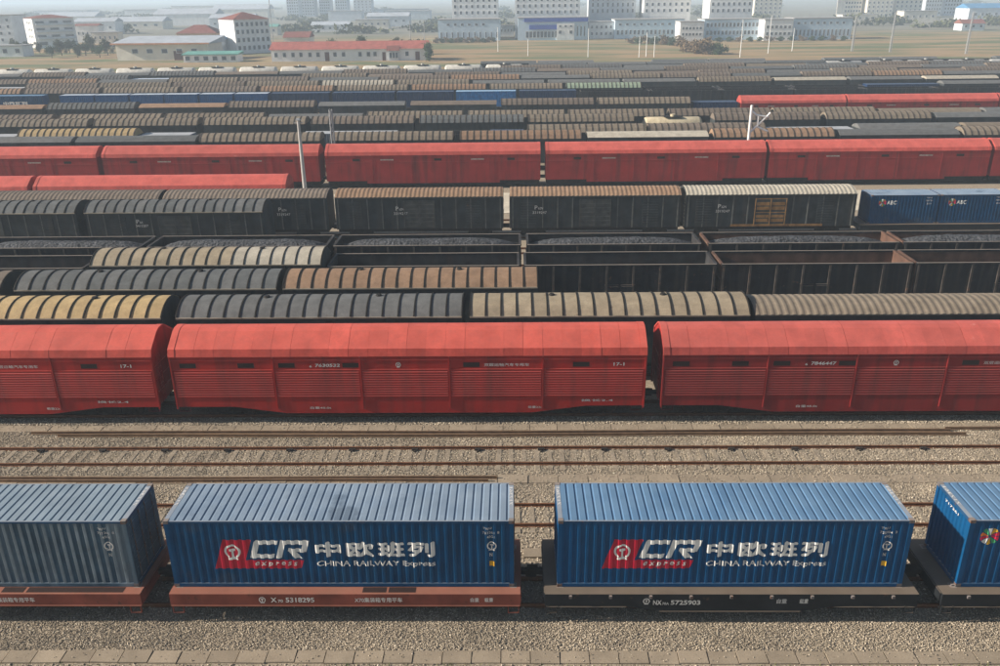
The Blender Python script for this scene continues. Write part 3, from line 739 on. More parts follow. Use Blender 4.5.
# ------------------------------------------------------------------ red enclosed car carriers
JH = 12.24
ROOF_P = [(-1.60, 3.72), (-1.47, 4.10), (-0.52, 4.72), (-0.22, 4.82), (0.22, 4.82), (0.52, 4.72), (1.47, 4.10), (1.60, 3.72)]
def shell(P, th, x0, x1, mi=0, mb=None):
    mb = mb or MB(); n = len(P)
    Q = [(y * (1 - th / 1.6), z - th) for y, z in P]
    return mb.prism_x(P + Q[::-1], x0, x1, mi)
BAYS = [(-12.10, -6.95), (-6.85, -2.46), (-2.36, 2.10), (2.20, 6.90), (7.00, 12.10)]
def make_car_carrier():
    t = thing('car_carrier')
    skirt = [(-JH, .86), (-9.2, .86), (-6.4, .47), (6.4, .47), (9.2, .86), (JH, .86), (JH, 3.74), (-JH, 3.74)]
    louv = []
    z = 1.42; n = 11; dz = (2.90 - 1.42) / n
    for i in range(n):
        louv += [(0.0, z + i * dz), (-0.035, z + i * dz + 0.02), (-0.035, z + (i + .45) * dz), (0.0, z + (i + .8) * dz)]
    louv.append((0.0, 2.90))
    meshes = {}
    for a, b in BAYS:
        key = round(b - a, 2)
        mb = MB(); P = louv; m_ = len(P)
        v = [(-(b - a) / 2 + .03, y, zz) for y, zz in P] + [((b - a) / 2 - .03, y, zz) for y, zz in P]
        mb.add(v, [(i, i + 1, m_ + i + 1, m_ + i) for i in range(m_ - 1)])
        meshes[key] = mb.mesh('louvre_panel', 'red_paint')
    vent = MB().box(-.42, .42, -.008, 0, -.13, .13).mesh('vent', 'vent_dark')
    post = MB().box(-.035, .035, -.045, 0, .75, 3.68).mesh('side_post', 'red_paint')
    BELT = MB().box(-JH, JH, -.028, 0, 0, .05).mesh('belt_rail', 'red_paint')
    for s in (-1, 1):
        ob('side_wall', MB().prism_y(skirt, s * 1.55 - (0.05 if s > 0 else 0), s * 1.55 + (0 if s > 0 else 0.05)).mesh('side_wall', 'red_paint'), t)
        rz = 0 if s < 0 else math.pi
        for a, b in BAYS: ob('louvre_panel', meshes[round(b - a, 2)], t, ((a + b) / 2, s * 1.552, 0), rz)
        for x in (-12.18, -6.9, -2.41, 2.15, 6.95, 12.18): ob('side_post', post, t, (x, s * 1.55, 0), rz)
        for z0 in (2.93, 3.48): ob('belt_rail', BELT, t, (0, s * 1.55, z0), rz)
        for x in (-11.3, -8.3, -6.2, 3.3, 8.9, -2.9): ob('vent', vent, t, (x, s * 1.55, 3.22), rz)
    ob('roof_frame', shell([(y * .975, z - .03) for y, z in ROOF_P], .04, -JH + .3, JH - .3).mesh('roof_frame', 'red_paint'), t)
    n = 24; w = (2 * JH - 0.7) / n
    pan = shell(ROOF_P, .02, -w / 2 + .0015, w / 2 - .0015).mesh('roof_panel', 'red_roof')
    for i in range(n):
        o = ob('roof_panel', pan, t, (-JH + .35 + (i + .5) * w, 0, random.uniform(-.002, .002)))
        o.rotation_euler = (random.uniform(-.002, .002), random.uniform(-.003, .003), 0)
    ew = [(-1.50, .95), (1.50, .95)] + [(y * .95, z - .04) for y, z in ROOF_P[::-1]]
    for s in (-1, 1):
        e = MB().prism_x(ew, s * (JH - .08) - .04, s * (JH - .08) + .04)
        for zz in (1.6, 2.3, 3.0): e.box(s * (JH - .04) - .03, s * (JH - .04) + .03, -1.4, 1.4, zz, zz + .08)
        ob('end_wall', e.mesh('end_wall', 'red_paint'), t)
        ob('roof_end', shell([(y * 1.01, z + .015) for y, z in ROOF_P], .07, s * (JH - .17) - .17, s * (JH - .17) + .17).mesh('roof_end', 'red_roof'), t)
        ld = MB().box(-.015, .015, -1.2, -1.17, 1.0, 3.6).box(-.015, .015, -.80, -.77, 1.0, 3.6)
        for i in range(7): ld.box(-.012, .012, -1.17, -.80, 1.1 + i * .3, 1.13 + i * .3)
        ob('ladder', ld.mesh('ladder', 'red_paint'), t, (s * (JH + .05), 0, 0))
        ob('step', MB().box(-.3, .3, -.03, .03, .55, .59).box(-.3, -.26, -.03, .03, .59, 1.03).box(.26, .3, -.03, .03, .59, 1.03).mesh('step', 'red_dark'), t, (s * (JH - .4), -1.45, 0))
    ob('underframe', MB().box(-JH + .2, JH - .2, -.5, .5, .75, 1.05).box(-6.8, 6.8, -1.45, 1.45, .55, .7).mesh('underframe', 'underframe'), t)
    running_gear(t, JH, True, 2.6)
    return t
jsq = make_car_carrier()
def side_print(w, shapes, m='mark_white', y=-1.55, lift=.010):
    ob('lettering', paint_on('lettering', shapes, m, None, (), y, lift), w)
cars = []
for i, x in enumerate((-5.50, -30.82, 19.78)):
    c = jsq if i == 0 else copy_tree(jsq)
    c.location = (x, T(3), 0); cars.append(c)
for c, num in zip(cars, ('7630532', '7630518', '7846447')):
    side_print(c, [letters('JSQ', (-5.60, 3.13, -5.05, 3.31), .02, .1), letters('6', (-5.02, 3.11, -4.90, 3.23), .02), letters(num, (-4.72, 3.13, -3.45, 3.31), .02, .1)])
    side_print(c, rail_emblem(-.45, 3.24, .13))
    side_print(c, [letters('双层运输汽车专用车', (3.95, 3.13, 6.25, 3.30), .005)])
    side_print(c, [letters('17-1', (10.55, 3.13, 11.1, 3.31), .02), letters('自重48.0t', (-5.2, .72, -4.1, .86), .01), letters('载重22t', (6.2, .72, 6.9, .86), .01), letters('换长2.4', (8.95, 1.10, 10.6, 1.24), .01)])
swap_mats(cars[2], {'red_paint': 'red_paint_faded', 'red_roof': 'red_roof_faded'})
tag(cars[0], 'long red enclosed car carrier, the whole one in the middle of the front red row', 'rail wagon', 'red car carriers of the front row')
tag(cars[1], 'long red enclosed car carrier in the front red row, cut by the left edge', 'rail wagon', 'red car carriers of the front row')
tag(cars[2], 'darker red enclosed car carrier in the front red row, cut by the right edge', 'rail wagon', 'red car carriers of the front row')
# simpler carriers for the rows further back
def make_far_carrier():
    t = thing('car_carrier')
    b = MB().box(-JH, JH, -1.55, 1.55, .78, 3.74).box(-7.6, 7.6, -1.552, 1.552, .50, .78)
    for x in (-6.9, -2.41, 2.15, 6.95): b.box(x - .03, x + .03, -1.58, 1.58, .8, 3.68)
    b.box(-JH, JH, -1.575, 1.575, 2.93, 2.98).box(-JH, JH, -1.575, 1.575, 3.48, 3.53)
    ob('body', b.mesh('body', 'red_paint'), t)
    ob('roof', MB().prism_x(ROOF_P, -JH + .3, JH - .3).mesh('roof', 'red_roof_orange'), t)
    for s in (-1, 1):
        ob('roof_end', MB().prism_x([(y * 1.015, z + .02) for y, z in ROOF_P], s * (JH - .16) - .16, s * (JH - .16) + .16).mesh('roof_end', 'red_roof_orange'), t)
    for x in (-5.2, 5.1): ob('mark', MB().box(x - .75, x + .75, -1.585, -1.58, 3.14, 3.30).mesh('mark', 'mark_dull'), t)
    for x in (-8.7, 0.6, 8.9): ob('vent', MB().box(x - .42, x + .42, -1.562, -1.55, 3.08, 3.34).mesh('vent', 'vent_dark'), t)
    ob('underframe', MB().box(-JH + .1, JH - .1, -1.25, 1.25, .22, .97).mesh('underframe', 'underframe'), t)  # dark block added as underframe mass and as the shadow beneath the wagon
    running_gear(t, JH, False, 2.6)
    return t
farj = make_far_carrier(); used_far = [False]
def put_far_carrier(x0, x1, D, label, group, faded=False):
    c = copy_tree(farj) if used_far[0] else farj
    used_far[0] = True
    c.location = ((x0 + x1) / 2, D, 0); c.scale = ((x1 - x0) / (2 * JH), 1, 1)
    if faded: swap_mats(c, {'red_paint': 'red_paint_faded', 'red_roof_orange': 'red_roof_faded'})
    tag(c, label, 'rail wagon', group)

# ------------------------------------------------------------------ boxcars
def arch(hw=1.62, z0=3.98, z1=4.66, n=10):
    pts = []
    r = (hw ** 2 + (z1 - z0) ** 2) / (2 * (z1 - z0)); cz = z1 - r; a = math.asin(hw / r)
    for i in range(n + 1):
        q = -a + 2 * a * i / n
        pts.append((r * math.sin(q), cz + r * math.cos(q)))
    return pts
def arch_shell(mb, P, th, x0, x1, mi=0):
    Q = [(y * (1 - th / 1.7), z - th) for y, z in P]
    return mb.prism_x(P + Q[::-1], x0, x1, mi)
BH = 7.9
AP = arch()
NPAN = 18
PW = 2 * BH / NPAN
PANEL = {}
def panel_mesh(m_):
    if m_ not in PANEL:
        PANEL[m_] = arch_shell(MB(), AP, .03, -PW / 2 + .004, PW / 2 - .004).mesh('roof_panel', m_)
    return PANEL[m_]
RIB = arch_shell(MB(), [(y * 1.02, z + .045) for y, z in AP], .06, -.034, .034).mesh('roof_rib', 'rib_dark')
ENDW = MB().prism_x([(-1.52, 1.0), (1.52, 1.0)] + [(y * .93, z - .03) for y, z in AP[::-1]], -.04, .04).box(-.07, .07, -1.4, 1.4, 2.0, 2.08).box(-.07, .07, -1.4, 1.4, 3.0, 3.08).mesh('end_wall', 'boxcar_paint')
SPOST = MB().box(-.05, .05, -.06, 0, 1.02, 3.78).mesh('side_post', 'boxcar_post')
dm = MB().box(-1.45, 1.45, -.07, 0, 1.12, 3.62)
for i in range(6): dm.box(-1.40, 1.40, -.10, -.07, 1.25 + i * .39, 1.31 + i * .39)
for x in (-1.43, 0, 1.43): dm.box(x - .03, x + .03, -.11, -.07, 1.14, 3.60)
DOOR = dm.mesh('door', 'boxcar_door')
vm_ = MB().box(-.75, .75, -.03, 0, 1.3, 3.5)
for i in range(9): vm_.box(-.72, .72, -.06, -.03, 1.36 + i * .235, 1.48 + i * .235)
LOUVRE = vm_.mesh('louvre_panel', 'boxcar_paint')
dm2 = MB().box(-1.45, 1.45, -.07, 0, 1.12, 3.62)
for x in (-1.43, 0, 1.43): dm2.box(x - .04, x + .04, -.11, -.07, 1.14, 3.60, 1)
for z in (1.14, 2.28, 3.52): dm2.box(-1.39, 1.39, -.105, -.07, z, z + .07, 1)
for x0_, x1_ in ((-1.30, -.12), (.12, 1.30)):
    for z0_, z1_ in ((1.45, 1.75), (1.85, 2.1), (2.55, 2.85), (2.95, 3.25)): dm2.box(x0_, x1_, -.09, -.07, z0_, z1_, 1)
DOOR_OCHRE = dm2.mesh('door', ['boxcar_door', 'door_ochre'])
HATCH = MB().cyl((0, 0, 0), .20, .10, 'z', 10, r2=.14).mesh('roof_hatch', 'rib_dark')
def make_boxcar(panels, detail=True):
    """panels: roof material names, one per roof panel"""
    t = thing('boxcar')
    ob('body', MB().box(-BH + .05, BH - .05, -1.50, 1.50, 1.02, 3.96).mesh('body', 'boxcar_paint'), t)
    for i in range(NPAN):
        o = ob('roof_panel', panel_mesh(panels[i % len(panels)]), t, (-BH + (i + .5) * PW, 0, random.uniform(-.008, .008)))
        o.rotation_euler = (random.uniform(-.004, .004), random.uniform(-.008, .008), 0)
    for i in range(NPAN + 1): ob('roof_rib', RIB, t, (-BH + i * PW, 0, 0))
    for s in (-1, 1):
        ob('gutter', MB().box(-BH, BH, -.03, .03, 3.90, 3.98).mesh('gutter', 'gutter_pale'), t, (0, s * 1.64, 0))
        ob('end_wall', ENDW, t, (s * (BH - .02), 0, 0))
        if detail:
            rz = 0 if s < 0 else math.pi
            for i in range(12):
                x = -BH + .25 + i * (2 * BH - .5) / 11
                if abs(x) > 1.6: ob('side_post', SPOST, t, (x, s * 1.50, 0), rz)
            ob('door', DOOR, t, (0, s * 1.50, 0), rz)
            for x in (-5.1, 5.1): ob('louvre_panel', LOUVRE, t, (x, s * 1.50, 0), rz)
    for x in (-3.2, 3.2): ob('roof_hatch', HATCH, t, (x + random.uniform(-.5, .5), random.uniform(-.1, .1), 4.64))
    ob('underframe', MB().box(-BH + .1, BH - .1, -1.3, 1.3, .72, 1.02).mesh('underframe', 'underframe'), t)
    running_gear(t, BH, False, 2.2)
    return t
def put_box(panels, x0, x1, D, label, group, detail=False):
    c = make_boxcar(panels, detail)
    c.location = ((x0 + x1) / 2, D, 0); c.scale = ((x1 - x0) / (2 * BH), 1, 1)
    tag(c, label, 'boxcar', group)
    return c
g4 = 'boxcars of the first row behind the front red wagons'
put_box(['roof_yellow'], -36.0, -20.0, T(4), 'ribbed yellow-roofed boxcar behind the front red wagons, cut by the left edge', g4)
put_box(['roof_grey'], -19.15, -2.95, T(4), 'ribbed grey-roofed boxcar directly behind the middle front red wagon', g4)
put_box(['roof_sand'], -2.5, 13.2, T(4), 'ribbed sand-roofed boxcar behind the gap between two front red wagons', g4)
g5 = 'boxcars of the second row behind the front red wagons'
put_box(['roof_dun'], -48.0, -32.1, T(5), 'ribbed dun-roofed boxcar in the second row, its end showing at the left edge', g5)
put_box(['roof_grey', 'roof_slate'], -31.2, -14.75, T(5), 'dark grey ribbed boxcar in the second row behind the red wagons, on the left', g5)
put_box(['roof_brown'], -14.35, 1.45, T(5), 'brown-roofed ribbed boxcar ending the second row beside the empty gondolas', g5)
put_box(['roof_sand'] * 11 + ['roof_pale'] * 7, -28.8, -13.05, T(6), 'ribbed boxcar with sandy roof paler at its right half, among dark gondolas', 'boxcar among the gondolas')
g9 = 'dark boxcars on the left'
b1 = put_box(['roof_slate'], -53.0, -37.2, T(9), 'dark grey ribbed boxcar with visible side posts, cut by the left edge', g9, True)
b2 = put_box(['roof_slate', 'roof_grey'], -36.4, -21.2, T(9), 'dark grey ribbed boxcar with side door, before the dusty brown roofs', g9, True)
for b in (b1, b2):
    side_print(b, [letters('P', (-3.4, 3.0, -3.15, 3.35), .0), letters('64', (-3.1, 3.0, -2.85, 3.2), .0), letters('3415207', (-3.5, 2.7, -2.4, 2.9), .0)], 'mark_white', -1.57, .01)

# boxcars with a low, finely corrugated roof
FP = arch(1.58, 3.95, 4.42, 8)
def fine_roof(m_, hl=BH, pitch=.40):
    mb = MB(); n = int(2 * hl / pitch); w = 2 * hl / n
    up = [(y, z + .028) for y, z in FP]
    for i in range(n):
        x = -hl + i * w
        for a, b, pa, pb in ((0, .25, FP, up), (.25, .5, up, up), (.5, .75, up, FP), (.75, 1, FP, FP)):
            v = [(x + a * w, y, z) for y, z in pa] + [(x + b * w, y, z) for y, z in pb]
            k = len(FP); mb.add(v, [(j, j + 1, k + j + 1, k + j) for j in range(k - 1)])
    return mb.mesh('roof', m_)
FEND = MB().prism_x([(-1.50, 1.0), (1.50, 1.0)] + [(y * .96, z - .02) for y, z in FP[::-1]], -.04, .04).box(-.07, .07, -1.4, 1.4, 2.0, 2.08).box(-.07, .07, -1.4, 1.4, 3.0, 3.08).mesh('end_wall', 'boxcar_paint')
def make_flat_boxcar(roof, door='boxcar_door', detail=True):
    t = thing('boxcar')
    ob('body', MB().box(-BH + .05, BH - .05, -1.50, 1.50, 1.02, 3.96).mesh('body', 'boxcar_paint'), t)
    ob('roof', fine_roof(roof), t)
    for s in (-1, 1):
        ob('gutter', MB().box(-BH, BH, -.03, .03, 3.88, 3.95).mesh('gutter', 'boxcar_door'), t, (0, s * 1.60, 0))
        ob('end_wall', FEND, t, (s * (BH - .02), 0, 0))
        if detail:
            rz = 0 if s < 0 else math.pi
            for i in range(12):
                x = -BH + .25 + i * (2 * BH - .5) / 11
                if abs(x) > 1.6: ob('side_post', SPOST, t, (x, s * 1.50, 0), rz)
            ob('door', DOOR if door == 'boxcar_door' else DOOR_OCHRE, t, (0, s * 1.50, 0), rz)
            for x in (-6.2, 5.1): ob('louvre_panel', LOUVRE, t, (x, s * 1.50, 0), rz)
    if detail:
        ld = MB()
        for x in (-.22, .22): ld.box(x - .02, x + .02, -.02, .02, 1.0, 4.0)
        for i in range(8): ld.box(-.20, .20, -.015, .015, 1.1 + i * .34, 1.14 + i * .34)
        ob('ladder', ld.mesh('ladder', 'gutter_pale'), t, (-BH - .04, -1.15, 0), math.pi / 2)
    ob('underframe', MB().box(-BH + .1, BH - .1, -1.3, 1.3, .72, 1.02).mesh('underframe', 'underframe'), t)
    running_gear(t, BH, False, 2.2)
    return t
def put_flat(roof, x0, x1, D, label, group, door='boxcar_door', detail=True):
    c = make_flat_boxcar(roof, door, detail)
    c.location = ((x0 + x1) / 2, D, 0); c.scale = ((x1 - x0) / (2 * BH), 1, 1)
    tag(c, label, 'boxcar', group)
    return c
put_flat('roof_tan', 13.5, 29.6, T(4), 'low-roofed boxcar with finely corrugated tan roof behind the right front red wagon', g4, detail=False)
g10 = 'black boxcars before the service road'
fb = [put_flat('roof_dun', -47.8, -32.1, T(10), 'dusty brown-roofed boxcar half hidden by dark boxcars, second from left edge', g10),
      put_flat('roof_dun', -31.7, -16.85, T(10), 'black boxcar with dun roof, its right half showing past the dark grey boxcar', g10),
      put_flat('roof_brown', -16.1, -0.97, T(10), 'black boxcar with brown corrugated roof below the gap of the far red wagons, left one', g10),
      put_flat('roof_brown', -0.33, 15.0, T(10), 'black boxcar with brown corrugated roof and barred door, middle of its row', g10),
      put_flat('roof_pale', 15.45, 30.6, T(10), 'black boxcar with whitish roof and ochre door, next to the small blue containers', g10, 'door_ochre')]
put_flat('roof_dun', -63.6, -48.2, T(10), 'dusty brown-roofed boxcar half hidden by dark boxcars, at the left edge', g10)
ob('ochre_strip', MB().box(-3.6, 5.0, -1.575, -1.565, 1.04, 1.25).mesh('ochre_strip', 'door_ochre'), fb[4])
for b, p in ((fb[1], 3.2), (fb[2], -2.2), (fb[3], -5.6), (fb[4], -4.9)):
    side_print(b, [letters('P', (p, 2.75, p + .25, 3.1), .0), letters('62N', (p + .32, 2.75, p + .75, 2.97), .0), letters('3319247', (p - .2, 2.35, p + 1.1, 2.58), .0)], 'mark_white', -1.57, .01)

# ------------------------------------------------------------------ gondolas, some filled with coal
GL = 6.45
STAKE = MB().add([(-.07, -.12, 1.15), (.07, -.12, 1.15), (.07, 0, 1.15), (-.07, 0, 1.15), (-.07, -.06, 3.70), (.07, -.06, 3.70), (.07, 0, 3.70), (-.07, 0, 3.70)],
                 [(0, 3, 2, 1), (4, 5, 6, 7), (0, 1, 5, 4), (1, 2, 6, 5), (2, 3, 7, 6), (3, 0, 4, 7)]).mesh('stake', 'gondola_stake')
def make_gondola(inside):
    t = thing('gondola')
    for s in (-1, 1):
        rz = 0 if s < 0 else math.pi
        mb = MB().box(-GL, GL, s * 1.50 - .04, s * 1.50 + .04, 1.10, 3.68)
        ob('side_wall', mb.mesh('side_wall', 'gondola_paint'), t)
        ob('lining', MB().box(-GL + .07, GL - .07, s * 1.445 - .012, s * 1.445 + .012, 1.12, 3.66).mesh('lining', inside), t)
        ob('top_chord', MB().box(-GL - .03, GL + .03, s * 1.50 - .09, s * 1.50 + .09, 3.66, 3.78).mesh('top_chord', 'gondola_paint'), t)
        ob('bottom_chord', MB().box(-GL, GL, s * 1.52 - .08, s * 1.52 + .08, .95, 1.12).mesh('bottom_chord', 'gondola_paint'), t)
        for i in range(8): ob('stake', STAKE, t, (-GL + .12 + i * (2 * GL - .24) / 7, s * 1.54, 0), rz)
        for x in (-.55, .55):
            ob('side_door', MB().box(-.48, .48, -.05, 0, 1.2, 2.35).box(-.42, .42, -.08, -.05, 1.3, 2.25).mesh('side_door', 'gondola_paint'), t, (x * 1.0, s * 1.54, 0), rz)
        e = MB().box(s * GL - .05, s * GL + .05, -1.46, 1.46, 1.02, 3.70)
        for zz in (1.8, 2.6): e.box(s * GL - .10, s * GL + .10, -1.4, 1.4, zz, zz + .10)
        e.box(s * GL - .09, s * GL + .09, -1.41, 1.41, 3.67, 3.785)
        ob('end_wall', e.mesh('end_wall', inside), t)
    ob('floor', MB().box(-GL, GL, -1.44, 1.44, 1.0, 1.10).mesh('floor', inside), t)
    ob('underframe', MB().box(-GL + .1, GL - .1, -.9, .9, .7, 1.0).mesh('underframe', 'underframe'), t)
    running_gear(t, GL, False, 1.9)
    return t
gon_dark = make_gondola('gondola_inside_dark'); gon_rust = make_gondola('gondola_inside')
gused = {}
def put_gondola(src, x0, x1, D, label, group):
    c = copy_tree(src) if src.name in gused else src
    gused[src.name] = 1
    c.location = ((x0 + x1) / 2, D, 0); c.scale = ((x1 - x0) / (2 * GL), 1, 1)
    tag(c, label, 'gondola', group)
def coal_heap(x0, x1, D, label, h=.55):
    nx, ny = 44, 12; hl = (x1 - x0) / 2 - .12
    V, F = [], []
    for i in range(nx + 1):
        for j in range(ny + 1):
            u, v = i / nx * 2 - 1, j / ny * 2 - 1
            e = (1 - abs(u) ** 6) * (1 - abs(v) ** 2.6)
            z = 3.12 + h * e * (.95 + .05 * math.sin(u * 5 + x0) * math.cos(v * 2)) + random.uniform(-.025, .025) * (e > 0)
            V.append((u * hl, v * 1.40, z))
    for i in range(nx):
        for j in range(ny):
            a = i * (ny + 1) + j; F.append((a, a + ny + 1, a + ny + 2, a + 1))
    top = len(V)
    ring = [i * (ny + 1) for i in range(nx + 1)] + [nx * (ny + 1) + j for j in range(1, ny + 1)] + [i * (ny + 1) + ny for i in range(nx - 1, -1, -1)] + [j for j in range(ny - 1, 0, -1)]
    low = {}
    for r_ in ring:
        low[r_] = len(V); V.append((V[r_][0], V[r_][1], 1.11))
    for a, b in zip(ring, ring[1:] + ring[:1]): F.append((a, b, low[b], low[a]))
    F.append(tuple(low[r_] for r_ in ring))
    mb = MB(); mb.add(V, F)
    o = ob('coal_load', mb.mesh('coal_load', 'coal'), None, ((x0 + x1) / 2, D, 0))
    tag(o, label, 'coal', 'coal heaped in the loaded gondolas')
gA = 'empty gondolas in front of the coal wagons'
put_gondola(gon_dark, -42.4, -29.4, T(6), 'empty dark gondola left of the boxcar with the half sandy roof', gA)
put_gondola(gon_dark, -12.6, 0.3, T(6), 'empty dark blue gondola right of the half sandy boxcar, behind the brown roof', gA)
put_gondola(gon_dark, 0.75, 13.6, T(6), 'empty black gondola whose whole side shows above the sand-coloured roof', gA)
put_gondola(gon_rust, 14.0, 26.7, T(6), 'empty gondola with rusty inside, left of the two rusty ones on the right', gA)
put_gondola(gon_rust, 27.0, 39.8, T(6), 'empty gondola with rusty inside, cut by the right edge', gA)
gB = 'gondolas loaded with coal'
for x0, x1, wh in ((-40.6, -27.6, 'at the left edge, below the dark grey boxcars'), (-27.0, -13.8, 'behind the half sandy boxcar'), (-13.2, .45, 'directly below the left brown-roofed black boxcar'),
                   (1.0, 13.6, 'below the middle brown-roofed black boxcar'), (14.2, 27.9, 'below the black boxcar with the ochre door'), (28.3, 41.4, 'below the small blue containers at the right')):
    put_gondola(gon_rust if x0 > 13 else gon_dark, x0, x1, T(7), 'dark gondola filled with coal ' + wh, gB)
    coal_heap(x0, x1, T(7), 'heap of coal inside the gondola ' + wh, .74 if x0 < 0 else .70)

# ------------------------------------------------------------------ small containers before the service road
sm, SD, SC_, SY = make_container(6.058, 2.59)
def on_small(name, shapes, m, lift=.004): return paint_on(name, [([(u - 3.029, v) for u, v in P], F) for P, F in shapes], m, SD, SC_, SY, lift)
swap_mats(sm, {'blue_paint': 'blue_paint_worn'})
pinwheel(sm, 1.05, 1.9, .33, on_small)
ob('lettering', on_small('lettering', [letters('ABC', (1.45, 1.72, 2.35, 2.08), .03)], 'logo_white'), sm)
ob('lettering', on_small('lettering', [letters('TBJU', (4.9, 2.25, 5.4, 2.38), .02), letters('208714', (4.9, 2.0, 5.5, 2.13), .02), letters('22G1', (5.0, 1.72, 5.4, 1.85), .02)], 'mark_white'), sm)
fws = flat_wagon(13.4, 'wagon_black', False); fws.location = (37.9, T(10), 0)
tag(fws, 'black flat wagon carrying the small blue containers right of the whitish-roofed boxcar', 'flat wagon')
fws2 = copy_tree(fws); fws2.location = (52.2, T(10), 0); tag(fws2, 'black flat wagon beyond the small blue containers at the right edge', 'flat wagon')
for i, (x, lab) in enumerate(((35.05, 'small blue container next to the whitish-roofed boxcar, with visible lit end'), (41.25, 'small blue container at the right edge, second beside the whitish-roofed boxcar'), (50.0, 'small blue container just beyond the right edge pair'))):
    c = sm if i == 0 else copy_tree(sm)
    c.location = (x, T(10), 1.13); tag(c, lab, 'container', 'small containers before the service road')

# red carriers further back
gR = 'red car carriers before the service road'
put_far_carrier(-72.0, -46.75, T(11), 'red car carrier roof behind the dark boxcars, cut by the left edge', gR, True)
put_far_carrier(-46.2, -21.8, T(11), 'pinkish red car carrier roof behind the dark boxcars, ending beside the concrete pole', gR)
gR2 = 'red car carriers of the long far row'
DR = 97.9
for i, (x0, x1) in enumerate(((-73.2, -48.25), (-47.6, -22.45), (-21.7, 3.1), (3.7, 28.85), (29.25, 54.25), (54.65, 79.6))):
    put_far_carrier(x0, x1, DR, ORD[i] + ' red car carrier from the left in the long far red row', gR2, i in (0, 2, 3))
# ------------------------------------------------------------------ far yard: rows beyond the long red row
def far_dome(kind):
    t = thing('boxcar')
    ob('body', MB().box(-BH + .05, BH - .05, -1.50, 1.50, .9, 3.84).box(-BH + .9, -BH + 3.3, -1.2, 1.2, .02, .9).box(BH - 3.3, BH - .9, -1.2, 1.2, .02, .9).mesh('body', 'boxcar_paint'), t)
    P = arch(n=6, z0=3.85, z1=4.72); mb = MB().prism_x(P, -BH, BH)
    for i in range(19):
        x = -BH + i * 2 * BH / 18; arch_shell(mb, [(y * 1.02, z + .05) for y, z in P], .06, x - .06, x + .06, 1)
    ob('roof', mb.mesh('roof', ['roof_' + kind, 'rib_far']), t)
    return t
def far_flat(kind):
    t = thing('boxcar')
    ob('body', MB().box(-BH + .05, BH - .05, -1.50, 1.50, .9, 3.96).box(-BH + .9, -BH + 3.3, -1.2, 1.2, .02, .9).box(BH - 3.3, BH - .9, -1.2, 1.2, .02, .9).mesh('body', 'boxcar_paint'), t)
    ob('roof', MB().prism_x(arch(1.58, 3.95, 4.45, 6), -BH, BH).mesh('roof', 'roof_' + kind), t)
    return t
def far_tank(paint):
    t = thing('tank_car')
    mb = MB(); n = 14; hl = 5.2
    rings = [(-hl, .35), (-hl + .08, .9), (-hl + .35, 1.35), (-hl + .7, 1.45), (hl - .7, 1.45), (hl - .35, 1.35), (hl - .08, .9), (hl, .35)]
    V = [(x, r * math.cos(2 * math.pi * i / n), 2.75 + r * math.sin(2 * math.pi * i / n)) for x, r in rings for i in range(n)]
    F = [(a * n + i, a * n + (i + 1) % n, (a + 1) * n + (i + 1) % n, (a + 1) * n + i) for a in range(len(rings) - 1) for i in range(n)] + [tuple(range(n)), tuple(range((len(rings) - 1) * n, len(rings) * n))]
    mb.add(V, F)
    ob('tank', mb.mesh('tank', paint, True), t)
    ob('dome', MB().cyl((0, 0, 4.1), .42, .45, 'z', 12).mesh('dome', paint), t)
    ob('walkway', MB().box(-1.6, 1.6, -.9, .9, 4.2, 4.25).mesh('walkway', 'rib_dark'), t)
    ob('underframe', MB().box(-hl - .2, hl + .2, -1.2, 1.2, .9, 1.3).box(-hl + .3, -hl + 2.4, -1.2, 1.2, .02, .9).box(hl - 2.4, hl - .3, -1.2, 1.2, .02, .9).mesh('underframe', 'underframe'), t)
    return t
def far_gondola(inside):
    t = thing('gondola')
    b = MB().box(-GL, GL, -1.54, -1.46, .95, 3.75).box(-GL, GL, 1.46, 1.54, .95, 3.75).box(-GL, -GL + .1, -1.46, 1.46, .95, 3.75).box(GL - .1, GL, -1.46, 1.46, .95, 3.75).box(-GL + .8, -GL + 3, -1.2, 1.2, .02, .95).box(GL - 3, GL - .8, -1.2, 1.2, .02, .95)
    for i in range(8):
        x = -GL + .1 + i * (2 * GL - .2) / 7; b.box(x - .06, x + .06, -1.64, -1.54, 1.0, 3.7)
    ob('body', b.mesh('body', 'gondola_paint'), t)
    ob('floor', MB().box(-GL + .1, GL - .1, -1.46, 1.46, 1.0, 1.1 if inside != 'coal' else 3.3).mesh('floor', inside), t)
    return t
mat('cont_pale', (0.010, 0.070, 0.20), 0.5, var=0.15, dust=((0.50, 0.55, 0.60), 0.9))
mat('cont_bright', (0.012, 0.12, 0.32), 0.5, var=0.3, scale=2, dust=((0.35, 0.50, 0.62), 0.8))
mat('cont_navy', (0.010, 0.030, 0.085), 0.5, var=0.2, dust=((0.06, 0.09, 0.14), 0.7))
mat('cont_white', (0.13, 0.15, 0.18), 0.6, var=0.2, dust=((0.42, 0.43, 0.44), 0.85))
